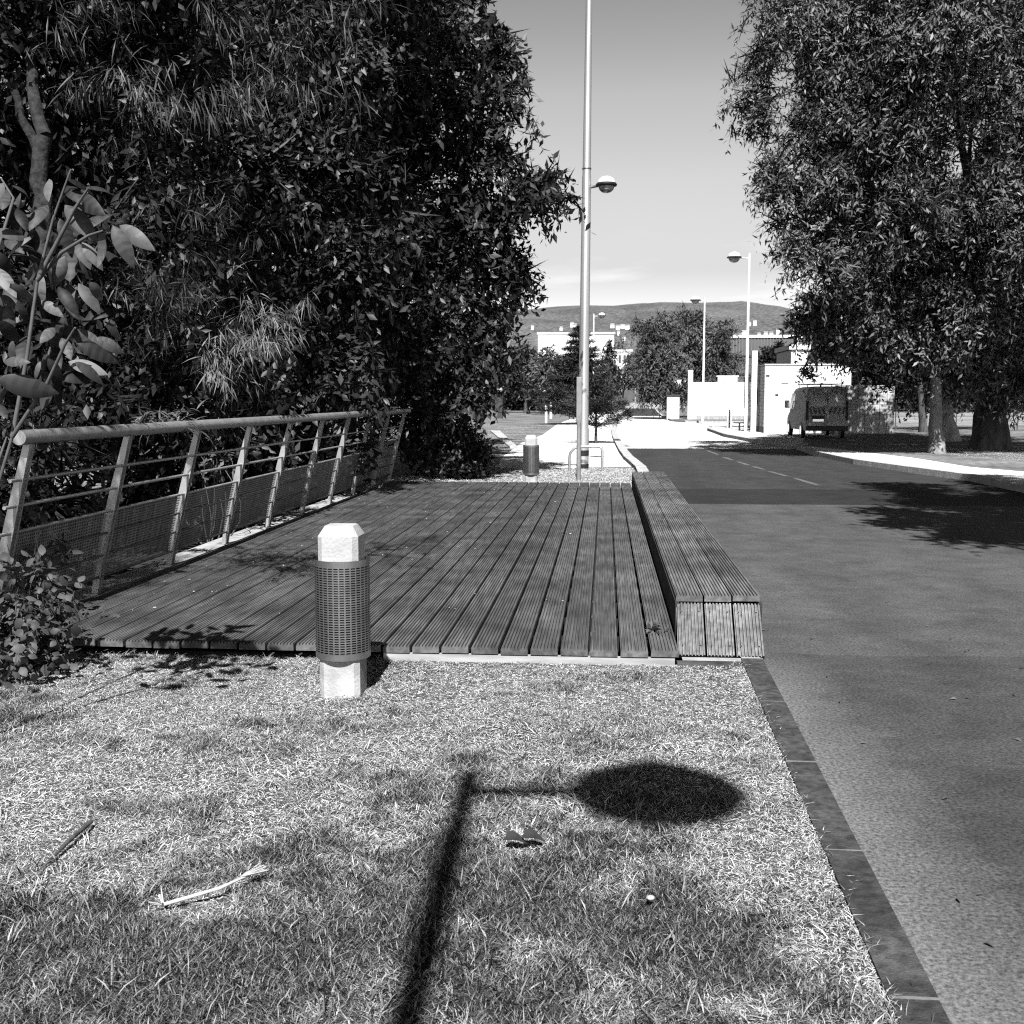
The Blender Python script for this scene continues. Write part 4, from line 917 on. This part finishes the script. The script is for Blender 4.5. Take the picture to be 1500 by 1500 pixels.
# shrubs: lower left corner, in and behind the railing, at its far foot
def shrub(name, label, c, r, n, L, W, m, seed, group=None, stemh=.5, droop=.3, big=False, flat=1.0):
    g = np.random.default_rng(seed); t = thing(name, label, 'shrub', (c[0], c[1], 0), group)
    lobes = [(g.normal() * r * .45, g.normal() * r * .35, c[2] + g.normal() * r * .3 * flat, r * (.5 + .3 * g.random())) for _ in range(7)]
    P, d, nn, l, w_, sh = crown_leaves(lobes, n, L, W, 8, r * .4, .4, droop, seed, inner=.25)
    ok = P[:, 2] > .01; P, d, nn, l, w_, sh = P[ok], d[ok], nn[ok], l[ok], w_[ok], sh[ok]
    if big: V, F, S = long_leaf_arrays(P, d, nn, l, w_, sh, seg=4, droop=.35, fold=.12, wide=.7)
    else: V, F, S = leaf_arrays(P, d, nn, l, w_, sh)
    np_mesh('foliage', V, F, m, t, S)
    mb = MB()
    for _ in range(9):
        e = lobes[_ % 7]; limb(mb, (g.normal() * .05, g.normal() * .05, -.2), (e[0], e[1], e[2] + r * .2), .012, .004, g, 5, .1, 5)
    mb.build('stems', M['stem'], t)
    return t
M['leaf_ivy'] = leaf_mat('ivy_leaf', .006, .13, .55, .25)
shrub('ivy_shrub', 'tangled ivy-leaved shrub at the lower left beside the deck corner', (-3.66, 6.3, .16), .44, 1700, .065, .042, M['leaf_ivy'], 31, big=True)
shrub('ivy_shrub', 'ivy-leaved shrub pushing through the near bay of the railing', (-4.45, 7.6, .60), .46, 620, .085, .055, M['leaf_ivy'], 32, big=True)
shrub('ivy_shrub', 'low leggy shrub of pointed leaves against the dark foot of the railing', (-3.85, 7.4, .24), .36, 190, .09, .06, M['leaf_ivy'], 35, big=True)
shrub('leafy_shrub', 'small leafy sprig showing through the fourth railing bay', (-4.6, 12.6, .95), .32, 240, .10, .05, M['leaf_light'], 33)
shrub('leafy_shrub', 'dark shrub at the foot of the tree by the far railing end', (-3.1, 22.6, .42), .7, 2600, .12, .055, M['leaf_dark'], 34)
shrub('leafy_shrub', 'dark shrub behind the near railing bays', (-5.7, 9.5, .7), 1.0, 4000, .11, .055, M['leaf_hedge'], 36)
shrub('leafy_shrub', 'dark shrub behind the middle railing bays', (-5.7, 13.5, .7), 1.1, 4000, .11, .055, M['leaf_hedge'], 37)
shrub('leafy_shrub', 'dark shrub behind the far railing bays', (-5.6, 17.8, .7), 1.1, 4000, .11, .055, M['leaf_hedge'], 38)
shrub('low_weed', 'small leafy weed sprouting at the bench corner on the deck', (.40, 7.35, .07), .10, 150, .05, .018, M['leaf_light'], 39)

# right: the two great trees by the pavement
RL = (M['bark'], M['leaf_light'])
RA = [(1168, 60, 31, 1.5), (1105, 150, 31, 1.0), (1150, 240, 31, 1.15), (1170, 330, 31, 1.1), (1250, 130, 31, 2.1), (1290, 300, 31, 2.0), (1380, 80, 31, 2.6), (1480, 250, 31.5, 2.7), (1420, 360, 31.5, 2.0), (1540, 80, 32, 3.0), (1240, -40, 32, 2.2), (1420, -120, 32, 3.0), (1560, 380, 33, 2.4), (1490, 480, 33.5, 1.6), (1205, 395, 31, 1.1), (1165, -30, 32, 1.2), (1620, 250, 33, 3.2), (1330, 200, 34, 3.5), (1450, 200, 36, 4), (1480, 540, 35, 1.2), (1420, 500, 34, 1.5)]
tree('willowy_tree', 'huge fine-leaved tree on a gnarled thick trunk at the right edge', 'tree', G(1452, 658), G(1452, 658) + Vector((0, 0, 4.2)), [lobe(*q) for q in RA], 220000, .17, .048, RL, .50, 41, per=16, reach=.55, droop=.45, flare=1.35, shell=.5, trunk_n=28, limbs=7)
RB = [(1190, 470, 32.5, .7), (1240, 460, 32.5, 1.05), (1300, 430, 32, 1.5), (1350, 470, 32, 1.3), (1250, 488, 33, .6), (1330, 500, 32, .55), (1400, 440, 33, 1.6), (1290, 350, 33, 1.5), (1370, 360, 33, 1.6), (1208, 508, 33, .35), (1430, 515, 34, 1.0), (1178, 545, 34, .2)]
tree('young_street_tree', 'lighter slim-trunked tree with pale smooth bark beside the right pavement', 'tree', G(1372, 664), G(1371, 664) + Vector((-.1, .1, 3.0)), [lobe(*q) for q in RB], 40000, .16, .058, (M['bark_light'], M['leaf_light']), .20, 42, per=13, reach=.55, droop=.45, flare=1.45, shell=.5, tone=(.1, 1))
RC = [(1390, 470, 43, 2.6), (1450, 430, 44, 3), (1330, 500, 43, 2.0), (1500, 520, 44, 2.2), (1420, 540, 42, 1.2), (1270, 495, 42, 1.6), (1228, 488, 42, 1.1), (1300, 480, 44, 1.8), (1345, 505, 46.5, 1.3), (1205, 470, 41.5, .9), (1290, 515, 46, 1.0), (1300, 400, 46, 1.6), (1355, 420, 46, 1.5), (1310, 440, 46.5, 1.2), (1262, 420, 46, .9), (1335, 390, 45.5, 1.3), (1190, 455, 43.5, .75), (1188, 440, 45, .65), (1200, 462, 42.5, .7)]
tree('street_tree', 'tree with a light leaning trunk standing behind the slim pale one', 'tree', G(1391, 646), G(1384, 646) + Vector((-.3, 0, 3.2)), [lobe(*q) for q in RC], 24000, .2, .08, (M['bark_light'], M['leaf_dark']), .32, 43, per=12, reach=.7, droop=.4, flare=1.4)
RD = [(1270, 540, 56, 2.4), (1340, 520, 58, 3), (1420, 520, 58, 3.0), (1350, 575, 58, 1.0)]
tree('street_tree', 'dark slim tree in the shade just right of the tiled wall', 'tree', (15.0, 54, 0), (14.7, 54, 2.6), [lobe(*q) for q in RD], 7000, .28, .13, (M['bark_dark'], M['leaf_hedge']), .17, 44, per=10, reach=.8)
# one beyond the right edge of the picture: its crown throws the shade on the road
RE = [(6.0, 7.6, 7.3, 1.1), (5.2, 9.4, 7.4, .9), (7.2, 9.0, 7.6, 1.7), (7.0, 11.2, 7.6, 1.5), (5.6, 11.6, 7.7, .8), (9.5, 10, 8, 2.4), (9.0, 7.2, 7.8, 1.8), (5.9, 5.9, 7.2, .7), (8.0, 12.8, 8, 1.4), (7.4, 6.2, 7.4, 1.1), (4.7, 7.4, 7.2, .45), (4.6, 10.6, 7.5, .5), (8.2, 4.4, 7.2, .9), (4.3, 9.0, 7.3, .35), (6.6, 13.0, 8.2, 1.1), (6.2, 14.6, 8.4, .8), (9.2, 14.6, 8.6, 1.8), (7.2, 5.2, 7.3, .9), (5.4, 8.4, 7.4, .8)]
tree('roadside_tree', 'tree just beyond the right edge whose shade falls on the road', 'tree', (11.6, 9.0, 0), (11.2, 9.0, 4.6), RE, 60000, .18, .085, RL, .3, 45, per=12, reach=.6, droop=.25)

# middle distance
MA = [(965, 492, 92, 1.8), (1010, 484, 92, 2.1), (985, 530, 91, 2.4), (1040, 500, 93, 1.9), (950, 540, 91, 1.5), (1040, 550, 92, 1.6), (985, 575, 91, 1.1), (1060, 530, 94, 1.2), (950, 570, 91, .9)]
tree('round_street_tree', 'bushy round tree standing between the road and the white boundary wall', 'tree', (D(982, 600, 95).x, 95, 0), (D(982, 600, 95).x, 95, 1.8), [lobe(*q) for q in MA], 26000, .34, .09, (M['bark_dark'], M['leaf_far']), .25, 51, per=22, reach=1.0, droop=.7, shell=.45)
tree('small_tree', 'small dark round tree before the grey office building', 'tree', G(1136, 598), G(1136, 598) + Vector((0, 0, 2)), [lobe(1136, 520, 118, 1.0), lobe(1130, 532, 118, 1.2), lobe(1145, 530, 118, 1.1), lobe(1120, 545, 118, 1)], 2600, .4, .18, (M['bark_dark'], M['leaf_hedge']), .15, 52, per=9, reach=.7)
for i, (lab, ls, n_) in enumerate([('hazy bushy tree left of the round street tree', [(912, 540, 150, 2.4), (925, 548, 150, 1.8), (902, 548, 150, 1.8), (930, 532, 150, 1.5), (940, 550, 150, 1.4)], 6000), ('dark pointed cypress before the white house', [(890, 515, 148, .8), (890, 525, 148, 1.1), (891, 540, 148, 1.3), (890, 555, 148, 1.5), (890, 572, 148, 1.4), (891, 506, 148, .5)], 3000), ('dark tree beyond the cypress behind the white house', [(905, 500, 300, 3.0), (912, 506, 300, 2.6), (903, 508, 300, 2.6)], 900), ('broad dark bush behind the cedar', [(830, 560, 110, 2.4), (870, 555, 112, 2.2), (800, 555, 108, 2.2), (850, 540, 112, 2.0), (880, 570, 112, 1.6)], 7000), ('dark tree behind the plank fence', [(770, 540, 118, 2.6), (795, 550, 118, 2.2), (745, 545, 120, 2.4), (815, 560, 118, 2.0)], 5000)]):
    b_ = D(ls[0][0], 590, ls[0][2])
    tree('distant_tree', lab, 'tree', (b_.x, b_.y, 0), (b_.x, b_.y, 2), [lobe(*q) for q in ls], n_, .38, .15, (M['bark_dark'], M['leaf_far'] if i in (0, 3) else M['leaf_hedge']), .2, 60 + i, per=10, reach=.9, droop=.3, limbs=4)

# cedar with flat tiers, and the young pine behind the mast
def conifer(name, label, base, h, r, tiers, per, seed, twig=.5, nl=.16, up=.1, sparse=0.0, low=.12):
    g = np.random.default_rng(seed); t = thing(name, label, 'tree', base); mb = MB()
    mb.tube([(0, 0, -.1), (0, 0, h * .5), (0, 0, h)], [.03 * h, .018 * h, .006 * h], 8)
    Ps, ds = [], []
    for j in range(tiers):
        u = j / max(tiers - 1, 1); z = h * (low + (.97 - low) * u); rr = r * (1 - u) ** .8 + .1 * r
        for b in range(per):
            if g.random() < sparse: continue
            a = 2 * math.pi * (b + g.random() * .7) / per + j; le = rr * (.7 + .4 * g.random())
            e = np.array([math.cos(a) * le, math.sin(a) * le, z + le * (up + g.normal() * .08)]); s_ = np.array([0, 0, z])
            mb.tube([s_, (s_ + e) / 2 + [0, 0, .03 * le], e], [.010 * h * (1 - u) + .006, .006, .003], 5)
            k = int(44 * le / r) + 10
            uu = g.random(k) ** .7; c = s_ + (e - s_) * uu[:, None] + g.normal(size=(k, 3)) * le * np.array([.12, .12, .03])
            for q in range(k):
                dd = g.normal(size=(6, 3)) * np.array([1, 1, .5]) + (e - s_) / le * .7 + np.array([0, 0, .25])
                Ps.append(np.tile(c[q], (6, 1)) + g.normal(size=(6, 3)) * .03); ds.append(dd)
    P = np.concatenate(Ps); d = np.concatenate(ds); k = len(P)
    V, F, S = leaf_arrays(P, d, np.tile([0., -.2, 1.], (k, 1)) + g.normal(size=(k, 3)) * .4, nl * (.6 + .8 * g.random(k)), nl * .13 * np.ones(k) + .006, g.random(k), fold=.1)
    np_mesh('needles', V, F, M['needle'], t, S); mb.build('trunk', M['bark_dark'], t); return t
cb_ = D(848, 610, 68); conifer('cedar', 'dark cedar with flat tiers half hidden by the tall mast', (cb_.x, 68, 0), D(840, 478, 68).z, 2.35, 13, 8, 71, nl=.30, up=.12)
yb = D(872, 655, 40); conifer('young_pine', 'low young pine with spreading needly branches beside the kerb behind the mast', (yb.x + .02, 40, 0), 2.0, 1.35, 6, 5, 72, nl=.2, up=.45, sparse=.25, low=.3)

# hedge-like far wood left and right
for nm, lab, px0, px1, py, Y, sd_ in [('wood', 'dark line of far trees closing the park on the right', 1280, 1620, 560, 130, 81), ('wood', 'dark line of far trees behind the left verge', 640, 830, 562, 140, 82)]:
    g = np.random.default_rng(sd_); ls = []
    for px in np.linspace(px0, px1, 14): ls.append(lobe(px, py + g.normal() * 6, Y + g.normal() * 4, 3.0 + g.random() * 1.2))
    P, d, nn, l, w_, sh = crown_leaves(ls, 9000, .7, .35, 9, 1.2, .5, .3, sd_); ok = P[:, 2] > 0
    V, F, S = leaf_arrays(P[ok], d[ok], nn[ok], l[ok], w_[ok], sh[ok]); tag(np_mesh('treeline', V, F, M['leaf_hedge'], None, S), lab, 'wood', kind='stuff')
# thin park fence under the right trees
pfc = thing('park_fence', 'thin wire park fence with slender posts under the right trees', 'fence', (13.2, 58, 0))
for i in range(9): MB().tube([(i * 1.5, 0, -.1), (i * 1.5, 0, 1.5)], .03, 6).build('post', M['dark_steel'], pfc)
for z in (.35, .7, 1.05, 1.4): MB().tube([(0, 0, z), (12, 0, z)], .008, 5).build('wire', M['dark_steel'], pfc)

# ================================================================== cyclist far down the road
cyb = G(895, 597.5, -.12)
cyb = Vector((D(895, 590, 120).x, 120, -.12))
bk = thing('bicycle', 'bicycle ridden towards the viewer far down the road', 'bicycle', cyb)
for y in (-.5, .5):
    mb = MB(); mb.tube([(0, y + .33 * math.cos(a), .34 + .33 * math.sin(a)) for a in np.linspace(0, 2 * math.pi, 25)], .022, 6, cap=False)
    for a in np.linspace(0, math.pi, 5)[:-1]: mb.tube([(0, y - .32 * math.cos(a), .34 - .32 * math.sin(a)), (0, y + .32 * math.cos(a), .34 + .32 * math.sin(a))], .004, 4)
    mb.build('wheel', M['black'], bk)
mb = MB(); mb.tube([(0, .5, .34), (0, .18, .85), (0, -.32, .9), (0, -.02, .3), (0, .18, .85)], .02, 6); mb.tube([(0, -.02, .3), (0, .5, .34)], .015, 6); mb.tube([(0, -.32, .9), (0, -.5, .34)], .02, 6); mb.build('frame', M['dark_steel'], bk)
MB().tube([(-.28, -.36, 1.02), (0, -.32, 1.0), (.28, -.36, 1.02)], .018, 6).build('handlebar', M['black'], bk)
MB().box(-.08, .08, .06, .32, .88, .94, .02).build('saddle', M['black'], bk)
def skin_person(name, label, J, E, rad, m, loc):
    me = bpy.data.meshes.new(name); me.from_pydata(J, E, []); o = bpy.data.objects.new(name, me); COL.objects.link(o); o.location = loc
    md = o.modifiers.new('skin', 'SKIN'); 
    for i, v in enumerate(me.skin_vertices[0].data): v.radius = (rad[i], rad[i]); v.use_root = (i == 0)
    s2 = o.modifiers.new('sub', 'SUBSURF'); s2.levels = s2.render_levels = 1
    me.materials.append(m); return tag(o, label, 'person')
J = [(0, .16, .95), (0, .08, 1.2), (0, -.02, 1.42), (0, -.06, 1.52), (0, -.09, 1.62), (0, -.10, 1.73),
     (-.18, -.03, 1.40), (-.24, -.18, 1.2), (-.26, -.36, 1.05), (.18, -.03, 1.40), (.24, -.18, 1.2), (.26, -.36, 1.05),
     (-.10, .14, .93), (-.12, -.16, .72), (-.11, -.04, .30), (-.11, -.16, .26), (.10, .14, .93), (.12, -.2, .86), (.11, -.02, .50), (.11, -.14, .46)]
E_ = [(0, 1), (1, 2), (2, 3), (3, 4), (4, 5), (2, 6), (6, 7), (7, 8), (2, 9), (9, 10), (10, 11), (0, 12), (12, 13), (13, 14), (14, 15), (0, 16), (16, 17), (17, 18), (18, 19)]
rd = [.15, .14, .16, .06, .10, .08, .07, .05, .04, .07, .05, .04, .09, .07, .05, .04, .09, .07, .05, .04]
pr = skin_person('person', 'cyclist in a white top leaning on the handlebar far down the road', J, E_, rd, M['white_paint'], cyb)
bm = bmesh.new(); bmesh.ops.create_uvsphere(bm, u_segments=12, v_segments=8, radius=.115)
MB().bm(bm, Matrix.Translation((0, -.07, 1.72)), True).build('hair', M['black'], pr)
mb = MB()
for s_ in (-1, 1): mb.tube([(s_ * .10, .14, .93), (s_ * .12, -.17, .78), (s_ * .11, -.03, .42)], [.105, .085, .065], 8)
mb.build('trousers', M['black'], pr)

# ================================================================== grass
def grass(name, label, inside, n, hmin, hmax, wd, seed, z=0.0, bias=0.0):
    g = np.random.default_rng(seed)
    P = inside(g, n); k = len(P); x, y = P[:, 0], P[:, 1]
    nz_ = vnoise(x, y, 1.1, 3); n2 = vnoise(x, y, 4.5, 4); n0 = vnoise(x + 3, y, .45, 8); n3 = vnoise(x, y, 9., 12); pat = np.zeros(k)
    for (px, py, sx_, sy_, am) in ((250, 1095, .55, .13, .8), (430, 1062, .4, .10, .7), (190, 1185, .32, .10, .7), (560, 1150, .3, .10, .5), (90, 1340, .3, .18, .9), (160, 1440, .4, .2, .6), (300, 1250, .35, .06, .5), (420, 1400, .3, .16, .6), (760, 1330, .35, .12, .5), (1150, 1060, .12, .10, .5), (1040, 1380, .22, .16, .5), (700, 1090, .3, .05, .4), (880, 1025, .7, .12, -.5), (980, 1090, .5, .10, -.4), (200, 1140, .5, .05, -.4), (640, 1230, .35, .08, -.4)):
        q = G(px, py); pat += am * np.exp(-((x - q.x) / sx_) ** 2 - ((y - q.y) / sy_) ** 2 * .6)
    pat *= .6 + .8 * n2
    dry = np.clip(.5 - .8 * pat + (nz_ * .36 + n2 * .34 + n3 * .26 + n0 * .22 - .585 + .022 * (y - 4.6)) * 4.2 + bias, 0, 1)
    a = g.random(k) * 2 * math.pi; lay = .35 + .9 * dry + g.random(k) * .5
    d = np.stack([np.cos(a) * lay, np.sin(a) * lay, np.full(k, .95)], 1)
    nn = np.stack([np.cos(a) * -.7, np.sin(a) * -.7, np.full(k, .7)], 1) + g.normal(size=(k, 3)) * .25
    L = (hmin + (hmax - hmin) * g.random(k) ** 1.8) * (1.15 - .35 * dry)
    sh = np.clip(.10 + .64 * dry + g.normal(size=k) * (.16 + .16 * dry), 0, 1)
    V, F, S = long_leaf_arrays(np.stack([x, y, np.full(k, z - .004)], 1), d, nn, L, wd * (.6 + .8 * g.random(k)), sh, seg=2, droop=.35, fold=.1, wide=.55)
    return tag(np_mesh(name, V, F, M['grass_blade'], None, S), label, 'grass', kind='stuff')
def near_lawn(g, n):
    y = 2.3 + 4.47 * g.random(n) ** .85; u = g.random(n); x0 = np.maximum(-.58 * y - .25, -4.55); x = x0 + (KX(y) - .13 - x0) * u
    return np.stack([x, y], 1)
grass('lawn_grass', 'dry straw-coloured lawn grass in the foreground', near_lawn, 460000, .014, .055, .0030, 91)
def edge(g, n):
    k = n // 3; a = np.stack([.80 + g.normal(size=k) * .03, 2.4 + 4.5 * g.random(k)], 1); a[:, 0] = KX(a[:, 1]) - .155 + (a[:, 0] - .80)
    b = np.stack([-3.4 + 2.4 * g.random(k), 6.70 + g.normal(size=k) * .04], 1); b[:, 1] = np.minimum(b[:, 1], 6.76)
    c = np.stack([-1.46 + g.normal(size=k) * .17, 6.0 + g.normal(size=k) * .17], 1)
    return np.concatenate([a, b, c])
grass('edge_grass', 'longer grass along the kerb, the deck edge and the bollard foot', edge, 5000, .025, .08, .0035, 92, bias=-.35)
def tufts(g, n):
    c = np.stack([-3.0 + 3.7 * g.random(260), 2.4 + 3.2 * g.random(260)], 1); i = g.integers(0, 260, n)
    return c[i] + g.normal(size=(n, 2)) * .055
grass('tuft_grass', 'scattered taller green tufts in the foreground lawn', tufts, 6500, .05, .11, .005, 93, bias=-.25)
def verge(g, n):
    a = np.stack([-4.2 + 4.85 * g.random(n // 2), 20.45 + 5.6 * g.random(n // 2)], 1)
    b = np.stack([-14 + 11.5 * g.random(n // 4), 26 + 40 * g.random(n // 4)], 1)
    c = np.stack([8.8 + 8 * g.random(n // 4), 22 + 16 * g.random(n // 4)], 1)
    c = c[c[:, 1] > 38 - (c[:, 0] - 8) * 3]
    return np.concatenate([a, b, c])
grass('verge_grass', 'rough grass of the verges beyond the deck and under the right trees', verge, 90000, .05, .13, .008, 94, bias=-.6)

# ================================================================== litter on the lawn
st_ = thing('dry_stalk', 'pale frayed dry stalk lying on the lawn at the lower left', 'stalk', G(315, 1318))
o0 = np.array(st_.location); g = np.random.default_rng(4); mb = MB()
a, m_, b = [np.array(G(*q)) - o0 for q in ((240, 1338), (318, 1318), (385, 1292))]
mb.tube([a + [0, 0, .03], m_ + [.012, -.012, .045], (m_ + b) / 2 + [.004, -.008, .046], b + [0, 0, .045]], [.0065, .006, .0045, .003], 8)
for _ in range(22): mb.tube([m_ + [.012, -.012, .046], (m_ + b) / 2 + [.004, -.006, .052], b + [g.normal() * .012, g.normal() * .012, .045 + abs(g.normal()) * .008]], [.0022, .0018, .001], 5)
for _ in range(10): mb.tube([a + [0, 0, .03], a + [-.012 + g.normal() * .012, g.normal() * .02, .04 + abs(g.normal()) * .015]], [.004, .002], 5)
mb.build('stem', M['straw_stalk'], st_)
a, b = G(62, 1278), G(134, 1214)
tag(MB().tube([(0, 0, .015), ((b - a) * .5) + Vector((0, 0, .03)), (b - a) + Vector((0, 0, .03))], [.004, .008, .009], 8).build('dark_stick', M['bark_dark'], loc=a), 'short dark stick lying on the lawn at the far left', 'stick')
for (px, py, dx, lab) in [(752, 1248, .045, 'curled black dead leaf on the lawn, left of the pair'), (778, 1245, .05, 'curled black dead leaf on the lawn, right of the pair')]:
    V, F, S = long_leaf_arrays(np.array([[0, 0, .045]]), np.array([[1., .2, .2]]), np.array([[0., -.4, 1.]]), np.array([.10]), np.array([.05]), np.array([.1]), seg=5, droop=.5, fold=-.4, wide=.7)
    tag(np_mesh('dead_leaf', V, F, M['dead_leaf'], None, S, loc=G(px - 14, py)), lab, 'leaf', 'dead leaves on the lawn')
bm = bmesh.new(); bmesh.ops.create_icosphere(bm, subdivisions=2, radius=.014)
for v in bm.verts: v.co = Vector((v.co.x, v.co.y * .8, v.co.z * .6)) * (1 + .15 * math.sin(v.co.x * 90))
tag(MB().bm(bm, smooth=True).build('pebble', M['concrete'], loc=G(952, 1330) + Vector((0, 0, .035))), 'small white pebble in the foreground lawn', 'pebble')

def litter(name, label, pts, L, m, seed):
    g = np.random.default_rng(seed); k = len(pts); a = g.random(k) * 6.283
    V, F, S = long_leaf_arrays(np.array(pts), np.stack([np.cos(a), np.sin(a), .25 * g.random(k)], 1), np.tile([0., 0., 1.], (k, 1)) + g.normal(size=(k, 3)) * .25, L * (.5 + g.random(k)), L * (.3 + .25 * g.random(k)), g.random(k), seg=3, droop=.25, fold=-.2, wide=.7)
    tag(np_mesh(name, V, F, m, None, S), label, 'leaf litter', kind='stuff')
g = np.random.default_rng(77); pts = []
for _ in range(150): y = 3 + 26 * g.random() ** 1.4; pts.append((1.2 + min(.42 * y, 6) * g.random(), y, -.112))
litter('road_leaves', 'tiny dead leaves and grit scattered over the asphalt', pts, .035, leaf_mat('leaf_litter', .01, .12, .8, .2), 78)
pts = [(-4.0 + abs(g.normal()) * 1.1, 7 + 13 * g.random(), .11) for _ in range(170)] + [(-4 + 4.4 * g.random(), 7 + 13 * g.random(), .11) for _ in range(90)]
litter('deck_leaves', 'tiny dry leaves scattered over the deck boards', pts, .03, leaf_mat('pale_litter', .02, .45, .8, .2), 79)
